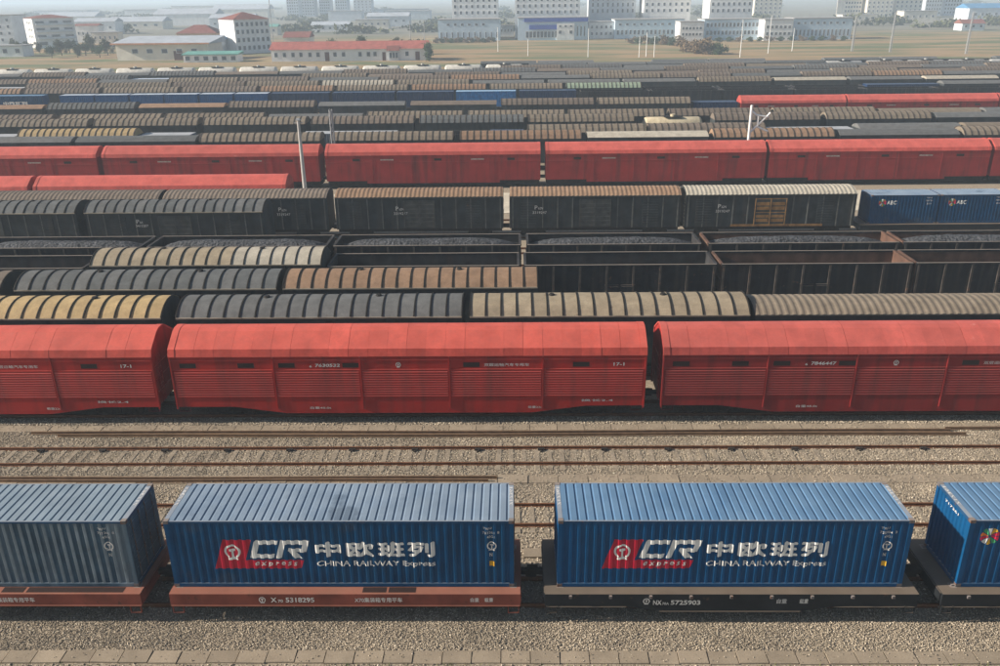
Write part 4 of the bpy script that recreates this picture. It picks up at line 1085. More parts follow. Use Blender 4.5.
def far_container(L, paint, logo=False):
    t = thing('container'); h = L / 2; H = 2.79
    prof = corr(-h, h, .35, .05); mb = MB()
    for s in (-1, 1):
        for (xa, da), (xb, db) in zip(prof, prof[1:]):
            mb.add([(xa, s * (1.21 - da), 0), (xb, s * (1.21 - db), 0), (xb, s * (1.21 - db), H - .05), (xa, s * (1.21 - da), H - .05)], [(0, 1, 2, 3)])
    mb.box(-h, h, -1.16, 1.16, 0, H - .06)
    ob('body', mb.mesh('body', paint), t)
    ob('roof', MB().box(-h - .01, h + .01, -1.22, 1.22, H - .05, H).mesh('roof', paint), t)
    if logo:
        ob('logo_letters', paint_on('logo_letters', [letters('中欧班列', (-h * .15, 1.1, h * .55, 1.75), .03), outline([[(-h * .7, .9), (-h * .6, 2.0), (-h * .25, 2.0), (-h * .3, .9)]])], 'logo_white', None, (), -1.215, .01), t)
    return t
def far_deck(L):
    h = L / 2; t = thing('flat_wagon')
    ob('deck', MB().box(-h, h, -1.5, 1.5, .85, 1.12).mesh('deck', 'wagon_black'), t)
    for s in (-1, 1): ob('bogie', BOGIE, t, (s * (h - 1.9), 0, 0))
    return t
PROTO = {}
def proto(kind, tone):
    k = (kind, tone)
    if k not in PROTO:
        PROTO[k] = [{'dome': far_dome, 'flat': far_flat, 'tank': far_tank, 'gon': far_gondola}[kind](tone) if kind in ('dome', 'flat', 'tank', 'gon') else
                    far_container(12.19 if kind == 'c40' else 6.06, tone, tone == 'blue_paint') if kind in ('c40', 'c20') else far_deck(13.0), 0]
    e = PROTO[k]
    e[1] += 1
    return e[0] if e[1] == 1 else copy_tree(e[0])
HALF = {'dome': BH, 'flat': BH, 'gon': GL, 'tank': 5.4, 'c40': 6.096, 'c20': 3.03}
WORD = {'tan': 'tan', 'yellow': 'pale yellow', 'grey': 'grey', 'brown': 'brown', 'pale': 'whitish', 'sand': 'sand-coloured', 'slate': 'slate grey', 'green': 'pale green', 'dun': 'dun',
        'tank_white': 'white', 'tank_silver': 'silver grey', 'tank_cream': 'cream', 'cont_pale': 'blue pale-topped', 'cont_bright': 'bright blue', 'cont_navy': 'navy', 'cont_white': 'grey white-topped', 'blue_paint': 'blue lettered',
        'gondola_inside_dark': 'dark', 'gondola_inside': 'rusty', 'coal': 'coal-filled'}
CATS = {'dome': ('ribbed-roof boxcar', 'boxcar'), 'flat': ('low-roofed boxcar', 'boxcar'), 'tank': ('tank car', 'tank car'), 'gon': ('gondola', 'gondola'), 'c40': ('long container', 'container'), 'c20': ('short container', 'container')}
def row(D, where, cars):
    track(D, at_x(-120, D, 0), at_x(1120, D, 0))
    flats = []
    for i, (p0, p1, kind, tone) in enumerate(cars):
        z = 3.9
        x0, x1 = at_x(p0, D, z), at_x(p1, D, z)
        if kind == 'jsq':
            put_far_carrier(x0, x1, D, f'{ORD[i]} red car carrier in {where}', 'far wagons: ' + where, i % 2 == 0); continue
        c = proto(kind, tone)
        g = .22 if kind in ('dome', 'flat', 'gon', 'tank') else .04
        w = (x1 - x0) / 2 - g
        c.location = ((x0 + x1) / 2, D, 1.13 if kind in ('c40', 'c20') else 0); c.scale = (w / HALF[kind], 1, 1)
        nm, cat = CATS[kind]
        c.name = cat.replace(' ', '_')
        tag(c, f'{WORD[tone]} {nm}, {ORD[i]} from left in {where}', cat, 'far wagons: ' + where)
        if kind in ('c40', 'c20'): flats.append((x0, x1))
    # flat wagons under neighbouring containers
    i = 0; nf = 0
    while i < len(flats):
        a, b = flats[i]
        j = i
        while j + 1 < len(flats) and flats[j + 1][0] - b < 1.2 and flats[j + 1][1] - a < 14.0:
            j += 1; b = flats[j][1]
        f = proto('deck', 'x'); f.location = ((a + b) / 2, D, 0); f.scale = ((b - a + .5) / 13.0, 1, 1); f.name = 'flat_wagon'
        tag(f, f'flat wagon under containers, {ORD[nf]} from left in {where}', 'flat wagon', 'far flat wagons: ' + where)
        nf += 1; i = j + 1
def run(p, px, n, kinds):
    out = []
    for i in range(n):
        k, t = kinds[i % len(kinds)]
        out.append((p + i * px, p + (i + 1) * px, k, t))
    return out
d, fl, gn = 'dome', 'flat', 'gon'
row(107.9, 'the row right behind the far reds',
    [(-44, 78, fl, 'grey'), (79, 201, fl, 'slate'), (202, 324, d, 'tan'), (331, 455, d, 'tan'), (459, 582, d, 'brown'), (585, 708, fl, 'pale'), (710, 832, d, 'brown'), (834, 956, fl, 'grey'), (957, 1080, d, 'tan')])
row(112.9, 'the second row behind the far reds',
    [(-60, 19, 'c40', 'cont_white'), (22, 140, d, 'yellow'), (143, 193, 'c20', 'cont_white'), (196, 300, gn, 'gondola_inside_dark'), (304, 397, 'c40', 'cont_white'), (400, 488, gn, 'gondola_inside_dark'), (490, 524, 'c20', 'cont_navy'),
     (526, 644, d, 'tan'), (646, 764, d, 'dun'), (767, 851, 'c40', 'cont_white'), (854, 958, fl, 'grey'), (960, 1075, fl, 'tan')])
row(122.9, 'the third row behind the far reds',
    [(-14, 93, d, 'tan'), (97, 202, d, 'tan'), (205, 309, d, 'tan'), (312, 416, d, 'dun'), (419, 525, d, 'slate'), (527, 634, d, 'tan'), (640, 705, 'tank', 'tank_cream'), (711, 818, d, 'dun'), (822, 928, d, 'tan'), (930, 1036, fl, 'grey')])
row(127.9, 'the fourth row behind the far reds',
    [(-45, 57, d, 'dun'), (62, 165, d, 'tan'), (167, 267, d, 'tan'), (269, 365, fl, 'grey'), (367, 464, d, 'tan'), (467, 565, d, 'tan'), (567, 664, d, 'tan'), (667, 769, d, 'dun'), (771, 873, d, 'tan'), (875, 978, fl, 'tan'), (980, 1082, fl, 'grey')])
row(142.9, 'the fifth row behind the far reds',
    [(-45, 48, fl, 'brown'), (50, 139, d, 'slate'), (141, 228, fl, 'brown'), (230, 317, d, 'dun'), (319, 407, fl, 'grey'), (410, 498, fl, 'dun'), (500, 594, d, 'dun'), (596, 690, d, 'tan'), (692, 736, 'c20', 'cont_navy'), (739, 843, 'jsq', ''), (845, 994, 'jsq', ''), (996, 1100, 'jsq', '')])
row(162.9, 'the long container row',
    [(-24, 45, 'c40', 'blue_paint'), (62, 96, 'c20', 'cont_pale'), (97, 130, 'c20', 'cont_pale'), (132, 165, 'c20', 'cont_pale'), (166, 199, 'c20', 'cont_pale'), (201, 234, 'c20', 'cont_pale'), (236, 269, 'c20', 'cont_pale'),
     (272, 330, 'c40', 'cont_navy'), (333, 395, 'c40', 'cont_navy'), (397, 454, 'c40', 'cont_navy'), (456, 516, 'c40', 'cont_bright'), (519, 576, 'c40', 'cont_navy')] + run(579, 71, 7, [(gn, 'gondola_inside_dark'), (gn, 'coal')]))
row(167.9, 'the tan-roofed row behind the containers', [(-55, 25, d, 'brown'), (27, 103, d, 'dun'), (105, 181, d, 'tan'), (183, 259, d, 'dun'), (261, 335, d, 'brown'), (337, 409, d, 'tan'), (411, 487, d, 'brown'), (489, 563, d, 'tan'), (565, 641, d, 'green'),
     (643, 715, gn, 'coal'), (717, 789, gn, 'gondola_inside_dark'), (791, 863, gn, 'coal'), (865, 937, 'c40', 'cont_navy'), (939, 1015, fl, 'grey')])
row(177.9, 'the pale mixed row further back', [(-30, 26, 'c40', 'cont_white')] + run(28, 73, 4, [(d, 'dun'), (d, 'tan')]) + [(322, 395, d, 'pale'), (397, 470, d, 'tan'), (472, 545, fl, 'grey'), (547, 620, fl, 'grey'), (622, 695, fl, 'grey'), (697, 770, d, 'tan'), (772, 845, fl, 'pale'), (847, 920, fl, 'grey'), (922, 996, fl, 'pale')])
row(187.9, 'the brown-roofed row further back', run(-40, 70, 16, [(d, 'dun'), (d, 'brown'), (fl, 'grey'), (d, 'tan'), (d, 'dun'), (fl, 'slate')]))
row(195.4, 'the part-blue row near the back', [(-30, 16, 'c40', 'cont_pale'), (17, 64, 'c40', 'cont_pale'), (66, 131, d, 'grey'), (133, 186, 'c40', 'cont_pale'), (188, 241, 'c40', 'cont_bright'), (243, 300, 'c40', 'cont_pale')] + run(302, 66, 11, [(d, 'tan'), (fl, 'dun'), (d, 'dun'), (fl, 'grey')]))
row(205.4, 'the grey row near the back', run(-40, 64, 17, [(fl, 'grey'), (d, 'dun'), (fl, 'slate'), (d, 'grey'), (fl, 'dun')]))
row(213.0, 'the dark row before the tank cars', run(500, 61, 9, [(d, 'dun'), (d, 'grey'), (fl, 'grey'), (d, 'dun'), (fl, 'tan'), (fl, 'slate')]))
row(222.9, 'the row of tank cars at the back', run(-8, 41, 13, [('tank', 'tank_white')]) + run(528, 59, 5, [(fl, 'slate'), (fl, 'grey')]) + run(823, 41, 5, [('tank', 'tank_silver')]))
row(230.4, 'the last row before the fields', run(480, 57, 10, [(fl, 'slate'), (fl, 'grey'), (gn, 'gondola_inside_dark')]))

# ------------------------------------------------------------------ poles in the yard
def round_pole(x, D, h, label, r=.16, m_='pole_concrete', arm=True):
    t = thing('lamp_post', (x, D, G), label, 'lamp post')
    ob('shaft', MB().cyl((0, 0, 0), r, h, 'z', 12, r2=r * .62).mesh('shaft', m_), t)
    if arm:
        ob('bracket', MB().box(-.45, .45, -.05, .05, h - .35, h - .25).mesh('bracket', m_), t)
        ob('lamp_head', MB().add([(-.25, -.22, h - .02), (.25, -.22, h - .02), (.25, .22, h - .02), (-.25, .22, h - .02), (-.16, -.12, h + .16), (.16, -.12, h + .16), (.16, .12, h + .16), (-.16, .12, h + .16)],
                                [(0, 3, 2, 1), (4, 5, 6, 7), (0, 1, 5, 4), (1, 2, 6, 5), (2, 3, 7, 6), (3, 0, 4, 7)]).mesh('lamp_head', 'mast_grey'), t)
    return t
round_pole(-22.25, 88.0, 9.1, 'grey concrete pole standing on the service road before the far red wagons', .24)
def lattice(x, D, h, label, m_, w=.45, arms=()):
    t = thing('lattice_mast', (x, D, G), label, 'mast')
    mb = MB()
    for sx in (-1, 1):
        for sy in (-1, 1): mb.bar((sx * w / 2, sy * w / 2, 0), (sx * w / 3, sy * w / 3, h), .09)
    n = int(h / .9)
    for i in range(n):
        z0, z1 = h * i / n, h * (i + 1) / n
        for s in (-1, 1):
            mb.bar((s * w / 2.2, -w / 2.2, z0), (-s * w / 2.2, -w / 2.2, z1), .05); mb.bar((-w / 2.2, s * w / 2.2, z0), (-w / 2.2, -s * w / 2.2, z1), .05)
    ob('frame', mb.mesh('frame', m_), t)
    for (xa, za, xb, zb) in arms:
        ob('bracket_arm', MB().bar((xa, 0, za), (xb, 0, zb), .10).mesh('bracket_arm', m_), t)
    return t
lattice(-22.0, 103.0, 8.3, 'thin grey lattice mast rising behind the far red wagons', 'mast_grey', .4)
t = thing('lattice_mast', (28.5, 103.0, G), 'white mast with angled bracket arms behind the far red wagons', 'mast')
ob('shaft', MB().cyl((0, 0, 0), .20, 8.3, 'z', 10, r2=.15).mesh('shaft', 'mast_white'), t)
for pa, pb in (((.1, 7.6), (.6, 7.15)), ((.1, 5.1), (2.3, 7.4)), ((.6, 7.15), (2.1, 6.9)), ((.9, 5.75), (2.2, 5.2)), ((.9, 7.0), (.9, 5.8))):
    ob('bracket_arm', MB().bar((pa[0], 0, pa[1]), (pb[0], 0, pb[1]), .17).mesh('bracket_arm', 'mast_white'), t)
for px, D, h, kind, lab in ((498, 345, 9, 0, 'white pole at the left corner of the field before the office blocks'), (528, 318, 6, 0, 'short white pole in the brown field left of the blue-fronted block'),
                            (588, 310, 9.5, 0, 'white pole in front of the right edge of the blue-fronted block'), (639, 306, 7, 0, 'first of three white poles by the field bushes'), (646, 308, 8, 0, 'middle of three white poles by the field bushes'),
                            (654, 306, 7, 0, 'last of three white poles by the field bushes'), (740, 300, 12, 0, 'tall pole on the green patch of the field'), (768, 318, 13, 0, 'tall pole before the white cube building'),
                            (852, 325, 12, 1, 'grey lattice mast at the end of the long office wing'), (890, 318, 13.5, 1, 'grey lattice mast in the field below the apartment towers'), (966, 305, 13.5, 1, 'leaning-looking grey lattice mast near the right edge field'),
                            (792, 330, 8, 0, 'white pole right of the white cube building')):
    x = at_x(px, D, 0)
    if kind: lattice(x, D, h, lab, 'mast_grey', .6)
    else: round_pole(x, D, h, lab, .15, 'mast_white')
for px, D, h, lab in ((411, 360, 11, 'thin pole with crossarms right of the red-roofed long building, left one'), (425, 365, 11, 'thin pole behind the right end of the red-roofed long building'), (274, 380, 22, 'tall thin mast behind the white block with maroon roof')):
    round_pole(at_x(px, D, 0), D, h, lab, .2, 'mast_grey')
# ------------------------------------------------------------------ town beyond the yard
wmb = MB()
wmb.box(-.5, .5, -.10, -.02, -.5, -.42, 0).box(-.5, .5, -.10, -.02, .42, .5, 0).box(-.5, -.42, -.10, -.02, -.42, .42, 0).box(.42, .5, -.10, -.02, -.42, .42, 0)
wmb.box(-.42, .42, -.05, -.02, -.42, .42, 1)
WINDOW = wmb.mesh('window', ['window_frame', 'window_glass'])
DOORM = MB().box(-.5, .5, -.08, -.02, -.5, .5).mesh('door', 'door_brown')
def building(name, x, D, w, d, h, wall, roof, label, cat='building', rz=0.0, wins=(), over=.4, rise=2.0, group=None):
    """Front face at -Y (D is the front face's distance). wins: (face, along, height, width, tall[, 'door'])"""
    t = thing(name, (x, D + d / 2, G), label, cat, group, rz)
    ob('wall', MB().box(-w / 2, w / 2, -d / 2, d / 2, 0, h).mesh('wall', wall), t)
    kind, rm = roof
    hx, hy = w / 2 + over, d / 2 + over
    if kind == 'hip':
        r_ = max(0, w / 2 - d / 2) if w > d else 0; q = max(0, d / 2 - w / 2) if d > w else 0
        V = [(-hx, -hy, h), (hx, -hy, h), (hx, hy, h), (-hx, hy, h), (-r_ - .01, -q - .01, h + rise), (r_ + .01, -q - .01, h + rise), (r_ + .01, q + .01, h + rise), (-r_ - .01, q + .01, h + rise)]
        m_ = MB().add(V, [(0, 3, 2, 1), (4, 5, 6, 7), (0, 1, 5, 4), (1, 2, 6, 5), (2, 3, 7, 6), (3, 0, 4, 7)])
    elif kind == 'gable':
        m_ = MB().prism_x([(-hy, h), (hy, h), (0, h + rise)], -hx, hx)
    elif kind == 'shed':
        m_ = MB().prism_x([(-hy, h), (hy, h), (hy, h + rise), (-hy, h + .3)], -hx, hx)
    else:
        m_ = MB().box(-hx, hx, -hy, hy, h, h + .35).box(-w / 2 + .5, w / 2 - .5, -d / 2 + .5, d / 2 - .5, h + .35, h + .4)
    ob('roof', m_.mesh('roof', rm), t)
    for q in wins:
        f, a, z, ww, hh = q[:5]
        p, r_ = {'f': ((a, -d / 2, z), 0), 'l': ((-w / 2, a, z), -math.pi / 2), 'r': ((w / 2, a, z), math.pi / 2)}[f]
        dr = len(q) > 5
        o = ob('door' if dr else 'window', DOORM if dr else WINDOW, t, p, r_); o.scale = (ww, 1, hh)
    return t
def grid(face, a0, a1, n, zs, ww, hh):
    return [(face, a0 + (a1 - a0) * i / max(1, n - 1), z, ww, hh) for z in zs for i in range(n)]
# long one-storey building with red roof
D7 = 303
x0, x1 = at_x(271, D7, 3), at_x(426, D7, 3); cx = (x0 + x1) / 2; w7 = x1 - x0
ux = lambda px: at_x(px, D7, 2) - cx
w_ = [('f', ux(p), 2.2, 1.25, 1.6) for p in (276, 284.5, 293, 301, 310, 318, 335, 343.5, 360, 368.5, 375, 407)] + [('f', ux(327), 1.5, 1.5, 3.0, 'door'), ('f', ux(384), 1.4, 1.2, 2.8, 'door'), ('f', ux(417.5), 1.5, 1.5, 2.8, 'door')]
b7 = building('long_building', cx, D7, w7, 10, 3.9, 'wall_white', ('gable', 'roof_tile_red'), 'long white one-storey building with red roof and a row of windows', wins=w_, rise=2.4, over=.6)
ob('bay', MB().box(ux(389), ux(399), -5.9, -5, 0, 3.3).mesh('bay', 'wall_grey'), b7)
ob('porch_roof', MB().prism_x([(-6.3, 3.3), (-4.5, 3.3), (-4.5, 4.9)], ux(387), ux(400)).mesh('porch_roof', 'roof_tile_maroon'), b7)
for p in (391, 394, 397): o = ob('window', WINDOW, b7, (ux(p), -5.9, 1.8), 0); o.scale = (.9, 1, 2.2)
# white four-storey block with maroon roof, seen at a corner
x = at_x(249, 362, 6)
building('apartment_block', x, 350, 15, 14, 12.8, 'wall_white', ('hip', 'roof_tile_maroon'), 'tall pale block with maroon hip roof and many windows beside the red-roofed long building', rz=R(42),
         wins=grid('f', -6.2, 6.2, 7, (2.2, 5.2, 8.2, 11.0), 1.2, 1.7), rise=2.6)
x = at_x(56, 420, 6)
building('apartment_block', x, 408, 18, 15, 13.0, 'wall_white', ('hip', 'roof_tile_maroon'), 'grey-white four-storey block with flat brown roof at the far left', rz=R(42),
         wins=grid('f', -6, 6, 3, (2.0, 5.0, 8.0, 11.0), 4.2, 1.7) + grid('l', -4.0, 1.5, 3, (5.0, 8.0, 11.0), 1.3, 1.2), rise=1.4)
bl = [o for o in bpy.data.objects if o.parent is None and o.get('label', '').startswith('grey-white four-storey')][0]
for z in (3.9, 6.9, 9.9): ob('balcony', MB().box(-8, 8, -8.6, -7.5, z, z + .9).mesh('balcony', 'wall_grey'), bl)
building('apartment_block', at_x(3, 430, 6), 425, 16, 14, 14, 'wall_grey', ('flat', 'roof_flat_grey'), 'hazy grey block cut by the left edge', wins=grid('f', -6, 6, 4, (3, 6, 9, 12), 1.4, 1.5))
building('workshop', at_x(5, 345, 2), 345, 14, 8, 4.0, 'wall_white', ('flat', 'roof_flat_grey'), 'small white flat-roofed workshop at the left edge behind the tank cars', wins=grid('f', -5, 5, 3, (2.2,), 2.0, 1.8))
wh = building('warehouse', at_x(165, 318, 3), 316, 34, 14, 5.6, 'wall_cream', ('shed', 'roof_sheet_grey'), 'pale warehouse with sloping orange-edged roof left of the tall pale block', rise=2.2, over=1.2, wins=grid('f', -10, 12, 5, (3.2,), 2.4, 1.6) + [('f', 6, 1.6, 3.5, 3.2, 'door')], rz=R(-3))
ob('roof_edge', MB().box(-18.25, 18.25, -8.32, -8.21, 5.5, 6.0).mesh('roof_edge', 'roof_sheet_orange'), wh)
building('warehouse', at_x(190, 345, 3), 342, 24, 14, 5.5, 'wall_grey', ('gable', 'roof_sheet_blue'), 'grey warehouse with blue sheet roof behind the orange-edged one', rise=1.6, wins=grid('f', -8, 8, 5, (3,), 1.6, 1.8))
building('house', at_x(200, 375, 3), 372, 17, 12, 7.0, 'wall_tan', ('hip', 'roof_tile_maroon'), 'tan two-storey house with brown hip roof behind the warehouses', rise=3.2, wins=grid('f', -6, 6, 4, (2.0, 5.2), 1.4, 1.5))
building('shed', at_x(212, 306, 2), 304, 19, 6, 2.4, 'wall_white', ('shed', 'roof_sheet_green'), 'low shed with green sheet roof at the foot of the tall pale block', rise=1.0, wins=grid('f', -8, 8, 6, (1.3,), 1.8, 1.5))
building('house', at_x(298, 385, 3), 382, 11, 10, 4.5, 'wall_cream', ('gable', 'roof_tile_maroon'), 'small house with brown roof behind the left end of the long building', rise=2.2, wins=grid('f', -3, 3, 3, (2.2,), 1.2, 1.4))
# office complex
def office(name, p0, p1, D, d, h, wall, label, cols=0, zs=(), ww=1.2, hh=1.6, zb=0, roof='roof_flat_grey', inset=1.5):
    x0, x1 = at_x(p0, D, h * .6), at_x(p1, D, h * .6)
    w = x1 - x0
    wins = grid('f', -w / 2 + inset, w / 2 - inset, cols, zs, ww, hh) if cols else ()
    return building(name, (x0 + x1) / 2, D, w, d, h, wall, ('flat', roof), label, wins=wins, over=.25), w
FL = (12.4, 15.3, 18.2, 21.1)
lo, w = office('office_block', 438, 500, 430, 18, 9.6, 'wall_bluish', 'low pale office block with slit windows, leftmost of the office complex', 11, (2.6,), .7, 3.0)
for i in range(6): o = ob('window', WINDOW, lo, (-w / 2 + 5 + i * 3.4, -9, 7.4)); o.scale = (1.5, 1, 1.1)
office('office_tower', 452, 498, 449, 16, 26, 'wall_white', 'white office tower with rows of small windows above the leftmost low block', 8, FL, 1.2, 1.6)
gate, w = office('office_block', 518, 588, 428, 16, 10.0, 'wall_bluish', 'pale office block with blue band along its roof edge and a blue sign', 0)
ob('fascia', MB().box(-w / 2 + 3, w / 2 - .1, -8.7, -8.02, 8.3, 9.95).mesh('fascia', 'fascia_blue'), gate)
ob('sign', MB().box(-w / 2 + 5.5, -w / 2 + 19.5, -8.6, -8.02, 4.9, 6.9).mesh('sign', 'fascia_blue'), gate)
ob('annex', MB().box(w / 2 - 15, w / 2 - 6.5, -8.9, -8.02, 0, 7.6).mesh('annex', 'wall_white'), gate)
for i in range(3): o = ob('window', WINDOW, gate, (w / 2 - 13.4 + i * 2.6, -8.9, 6.3)); o.scale = (1.2, 1, .9)
for i in (0, 2): o = ob('window', WINDOW, gate, (w / 2 - 13.4 + i * 2.6, -8.9, 3.6)); o.scale = (1.5, 1, 1.6)
for i in range(9): o = ob('window', WINDOW, gate, (-w / 2 + 4.5 + i * 1.75, -8, 2.6)); o.scale = (1.5, 1, 3.2)
for i in range(3): o = ob('window', WINDOW, gate, (w / 2 - 5 + i * 1.7, -8, 4.0)); o.scale = (.7, 1, 5.0)
office('office_tower', 515, 580, 447, 16, 26, 'wall_white', 'white office tower above the block with the blue roof band', 11, FL, 1.2, 1.6)
office('office_wing', 589, 614, 436, 12, 7.6, 'wall_white', 'small white link wing right of the block with the blue band', 5, (2.4, 5.4), 1.0, 1.4)
office('office_tower', 590, 636, 456, 16, 27, 'wall_grey', 'pale tower with vertical window strips between two wider towers', 9, FL, .9, 2.0)
md, w = office('office_block', 615, 684, 432, 16, 8.6, 'wall_bluish', 'long low blue-grey office block with two rows of windows behind bushes', 16, (3.0,), 1.1, 2.2)
for i in range(9): o = ob('window', WINDOW, md, (-w / 2 + 2.5 + i * 3.4, -8, 6.6)); o.scale = (1.4, 1, 1.0)
office('office_tower', 644, 691, 450, 16, 26, 'wall_white', 'white tower with small windows behind the long low blue-grey block', 8, FL, 1.2, 1.6)
office('office_cube', 680, 704, 404, 12, 8.2, 'wall_white', 'bright white cube building with dark entrance among the office blocks, left one', 6, (3.0, 5.6), 1.1, 1.2)
office('office_block', 704.5, 764, 412, 16, 8.8, 'wall_bluish', 'long low office block with many windows between the two white cubes', 15, (3.2, 6.6), 1.1, 1.9)
office('office_tower', 710, 753, 431, 16, 25, 'wall_white', 'white tower with small windows above the block between the white cubes', 8, FL, 1.2, 1.6)
office('office_cube', 764.5, 793, 402, 14, 8.8, 'wall_white', 'bright white cube building right of the long office block', 6, (3.0, 5.8), 1.3, 1.3)
rt, w = office('office_block', 793.5, 852, 406, 14, 9.0, 'wall_bluish', 'rightmost low pale blue office wing ending at the lattice mast', 14, (3.0,), .9, 3.0)
for i in range(8): o = ob('window', WINDOW, rt, (-w / 2 + 2.2 + i * 2.9, -7, 7.2)); o.scale = (1.3, 1, 1.0)
# apartment towers in the haze
for p0, p1, D, h, wl, lab in ((848, 866, 705, 48, 'wall_cream', 'hazy cream apartment tower above the right end of the office wing'), (872, 898, 700, 52, 'wall_cream', 'hazy cream apartment tower, second from the office wing'),
                              (900, 927, 710, 50, 'wall_cream', 'hazy cream apartment tower, third from the office wing'), (931, 948, 745, 55, 'wall_grey', 'hazy grey apartment tower right of the cream ones'), (950, 968, 755, 55, 'wall_grey', 'faint grey apartment tower left of the blue-roofed shed'),
                              (757, 785, 700, 50, 'wall_cream', 'hazy apartment tower rising behind the right white cube')):
    office('apartment_tower', p0, p1, D, 16, h, wl, lab, 6, tuple(2.5 + 3.0 * k for k in range(8)), 1.4, 1.7)
building('shed', at_x(990, 640, 4), 636, 34, 20, 8, 'wall_grey', ('gable', 'roof_sheet_blue'), 'blue-roofed shed at the far right edge', rise=3, wins=grid('f', -12, 12, 6, (4,), 2, 2))
building('house', at_x(972, 480, 3), 478, 12, 9, 3.6, 'wall_grey', ('gable', 'roof_tile_maroon'), 'small maroon-roofed house in the field near the right edge', rise=2, wins=grid('f', -4, 4, 3, (2.2,), 1.3, 1.4))
for q, (p0, p1, D, h) in enumerate(((284, 296, 980, 62), (299, 312, 1000, 66), (317, 328, 1010, 60), (333, 345, 990, 64), (352, 370, 1050, 58))):
    office('apartment_tower', p0, p1, D, 18, h, 'wall_grey', ORD[q] + ' from left of the faint towers above the red-roofed long building', 5, tuple(2.5 + 3.0 * k for k in range(7)), 1.4, 1.7)
# low hazy sheds and houses further off
spots = [(95, 560, 26, 'roof_sheet_grey'), (135, 640, 40, 'roof_sheet_grey'), (185, 720, 50, 'roof_sheet_grey'), (232, 600, 30, 'roof_sheet_grey'), (262, 520, 18, 'roof_sheet_green'), (330, 560, 24, 'roof_sheet_grey'), (372, 600, 22, 'roof_flat_grey'),
         (388, 640, 30, 'roof_sheet_grey'), (408, 820, 40, 'roof_flat_grey'), (30, 700, 40, 'roof_flat_grey'), (70, 900, 50, 'roof_sheet_grey'), (150, 1050, 60, 'roof_flat_grey'), (240, 950, 60, 'roof_sheet_grey'), (105, 440, 13, 'roof_flat_grey'), (88, 455, 12, 'roof_tile_maroon'),
         (400, 1000, 60, 'roof_flat_grey'), (505, 470, 9, 'roof_flat_grey'), (860, 620, 24, 'roof_flat_grey'), (920, 600, 22, 'roof_flat_grey'), (60, 1300, 80, 'roof_flat_grey'), (200, 1400, 90, 'roof_flat_grey'), (345, 800, 30, 'roof_flat_grey')]
near = ['above the far left block', 'between the far left block and the warehouses', 'above the warehouses', 'left of the tall pale block', 'behind the tall pale block', 'above the red-roofed long building', 'beyond the right end of the long building']
spots.sort()
for i, (px, D, w, rf) in enumerate(spots):
    h = random.uniform(4, 9)
    building('far_building', at_x(px, D, 3), D, w, w * .5, h, random.choice(['wall_grey', 'wall_white', 'wall_cream']), ('gable' if 'sheet' in rf or 'tile' in rf else 'flat', rf),
             ORD[i] + ' from left of the low buildings dissolving in the town haze', wins=grid('f', -w * .38, w * .38, 5, (h * .55,), w * .07, 1.5) if D < 700 else (), rise=w * .08, group='low hazy buildings of the town')

# ------------------------------------------------------------------ trees and bushes
def leafy(n, rx, ry, rz_, cz, leaf, seed):
    g = np.random.default_rng(seed)
    cl = g.normal(0, .52, (14, 3)) * np.array([rx, ry, rz_]); cl[:, 2] += cz
    k = g.integers(0, len(cl), n)
    c = cl[k] + g.normal(0, .24, (n, 3)) * np.array([rx, ry, rz_])
    a = g.normal(0, 1, (n, 3)); a /= np.linalg.norm(a, axis=1)[:, None]
    b = np.cross(a, g.normal(0, 1, (n, 3))); b /= np.linalg.norm(b, axis=1)[:, None]
    s = leaf * g.uniform(.6, 1.3, (n, 1))
    v = np.stack([c - a * s, c + b * s * .55, c + a * s, c - b * s * .55], 1).reshape(-1, 3)
    i = np.arange(n)[:, None] * 4
    f = np.concatenate([i + np.array([[0, 1, 2]]), i + np.array([[0, 2, 3]])])
    return v, f
TREES = []
for q, (mt, seed) in enumerate((('leaf_green', 1), ('leaf_olive', 2), ('leaf_brown', 3), ('leaf_green', 4))):
    cr = array_mesh('crown', [leafy(2200, 2.0, 2.0, 2.2, 3.4, .24, seed)], mt)
    tr = MB().cyl((0, 0, 0), .22, 3.2, 'z', 8, r2=.12)
    for j in range(5):
        a = j * 1.3; tr.bar((0, 0, 2.0 + j * .2), (1.3 * math.cos(a), 1.3 * math.sin(a), 4.0 + j * .3), .10)
    TREES.append((cr, tr.mesh('trunk', 'bark')))
BUSH = [array_mesh('foliage', [leafy(900, 1.8, 1.5, .9, 1.0, .2, 9 + i)], m_) for i, m_ in enumerate(('leaf_brown', 'leaf_green'))]
STEM = MB().cyl((0, 0, 0), .08, 1.2, 'z', 6, r2=.04).mesh('stem', 'bark')
def tree(px, D, s, kind, label, group):
    t = thing('tree', (at_x(px, D, 0), D, G), label, 'tree', group, random.uniform(0, 6))
    t.scale = (s, s, s * random.uniform(.9, 1.15))
    ob('crown', TREES[kind][0], t); ob('trunk', TREES[kind][1], t)
def bush(px, D, s, kind, label, group):
    t = thing('bush', (at_x(px, D, 0), D, G), label, 'bush', group, random.uniform(0, 6)); t.scale = (s, s, s)
    ob('foliage', BUSH[kind], t); ob('stem', STEM, t)
for px, s, k, lab in ((335, .95, 0, 'round dark tree behind the left half of the red-roofed long building'), (362, 1.1, 3, 'broad dark tree behind the middle of the red-roofed long building'), (378, .85, 0, 'small round tree behind the long building, right of the broad one'),
                      (395, .9, 1, 'olive tree behind the porch of the long building'), (418, 1.0, 0, 'dark tree behind the right end of the long building'), (408, .8, 1, 'thin olive tree between the porch and the end of the long building')):
    tree(px, 335, s, k, lab, 'trees behind the long building')
tree(428.5, 300, .95, 3, 'dark green tree standing at the right end of the red-roofed long building', None)
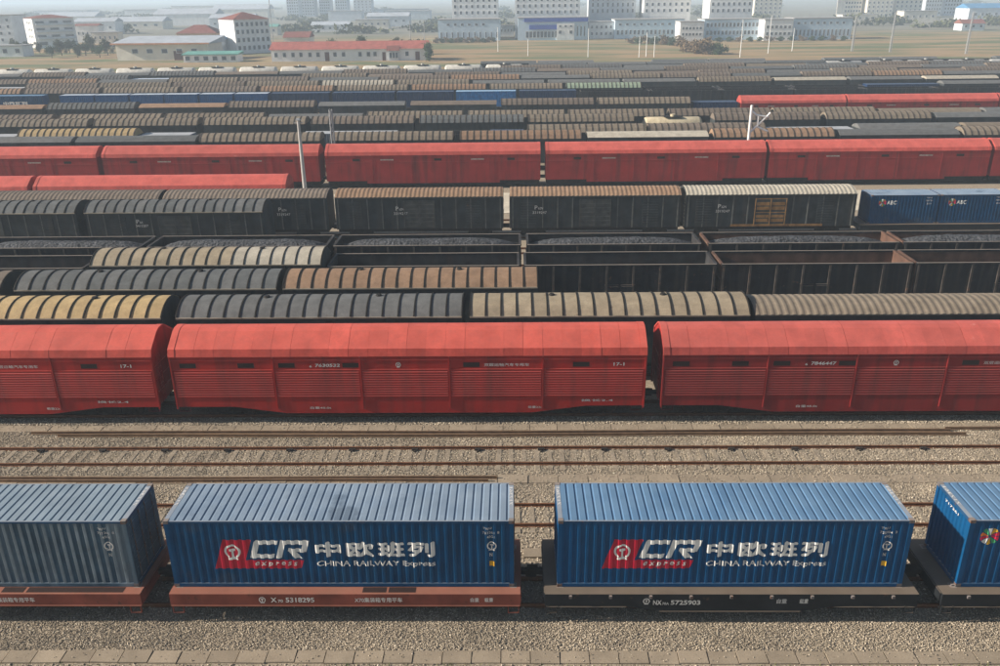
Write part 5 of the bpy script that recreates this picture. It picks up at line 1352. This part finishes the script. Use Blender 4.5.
for i, px in enumerate((52, 62, 70, 78, 86, 92, 100, 108)):
    tree(px, 335 + (i % 3) * 14, .8 + .12 * (i % 3), i % 2, ORD[i] + ' from left of the dark trees clumped before the far left block', 'clump of trees at the left')
for i, px in enumerate((20, 30, 40, 118, 14)):
    tree(px, 350 + i * 8, .75, 1, 'loose olive tree at the left of the town, ' + ['second from edge', 'third from edge', 'fourth from edge', 'beside the orange-edged warehouse', 'nearest the edge'][i], 'loose trees at the left')
for i, (px, D, s) in enumerate(((664, 380, 1.6), (672, 375, 1.6), (680, 368, 1.7), (656, 385, 1.5), (648, 388, 1.4), (640, 390, 1.3), (632, 392, 1.2))):
    bush(px, D, s, 1 if i % 2 else 0, ORD[i] + ' of the scrubby bushes before the blue-grey office block, counted from the cube', 'scrub before the offices')
for i, (px, D, s) in enumerate(((690, 330, 1.9), (698, 322, 2.1), (706, 318, 2.1), (686, 335, 1.7))):
    bush(px, D, s, 0, ['second', 'third', 'fourth', 'first'][i] + ' from left in the dry brown bush clump of the field', 'dry brown clump')
bush(717, 316, 1.9, 1, 'dark green bush at the right end of the dry brown clump in the field', None)
for i in range(12):
    bush(436 + i * 5.2, 412 + (i % 3) * 3, 1.0, i % 2, ORD[i] + ' from left of the low bushes before the leftmost office block', 'hedge before the offices')
for i in range(14):
    bush(708 + i * 10.4, 396 + (i % 3), 1.0, 1 if i % 3 else 0, ORD[i] + ' from left of the low bushes before the right-hand offices', 'bushes before the right offices')
# far woods that read as one mass
g = np.random.default_rng(5); PV = []
for D, n in ((560, 260), (680, 260), (830, 260), (1000, 260), (1250, 220), (1600, 200)):
    for i in range(n // 10):
        px = g.uniform(-60, 1060); x = at_x(px, D, 0)
        v, f = leafy(240, 10, 5, 2.2, 2.0, 1.5, int(g.integers(1e6))); v = v * 1.0; v[:, 0] += x; v[:, 1] += D + g.uniform(-40, 40); v[:, 2] = np.maximum(v[:, 2], 0) + G
        PV.append((v, f))
tag(ob('woodland', array_mesh('woodland', PV, 'leaf_olive')), 'hazy belts of trees far behind the town', kind='stuff')

# ------------------------------------------------------------------ hazy winter air over everything
hz = bpy.data.materials.new('haze_air'); hz.use_nodes = True
nt = hz.node_tree; nt.nodes.clear()
out = nt.nodes.new('ShaderNodeOutputMaterial'); pv = nt.nodes.new('ShaderNodeVolumePrincipled')
pv.inputs['Color'].default_value = (0.70, 0.85, 1.0, 1); pv.inputs['Density'].default_value = HAZE; pv.inputs['Anisotropy'].default_value = 0.0
nt.links.new(pv.outputs[0], out.inputs['Volume'])
MATS['haze_air'] = hz
hb = ob('haze', MB().box(-7100, 7100, -100, 9100, G - 1.2, 84).mesh('haze', 'haze_air'))
tag(hb, 'pale winter haze filling the air', kind='stuff')
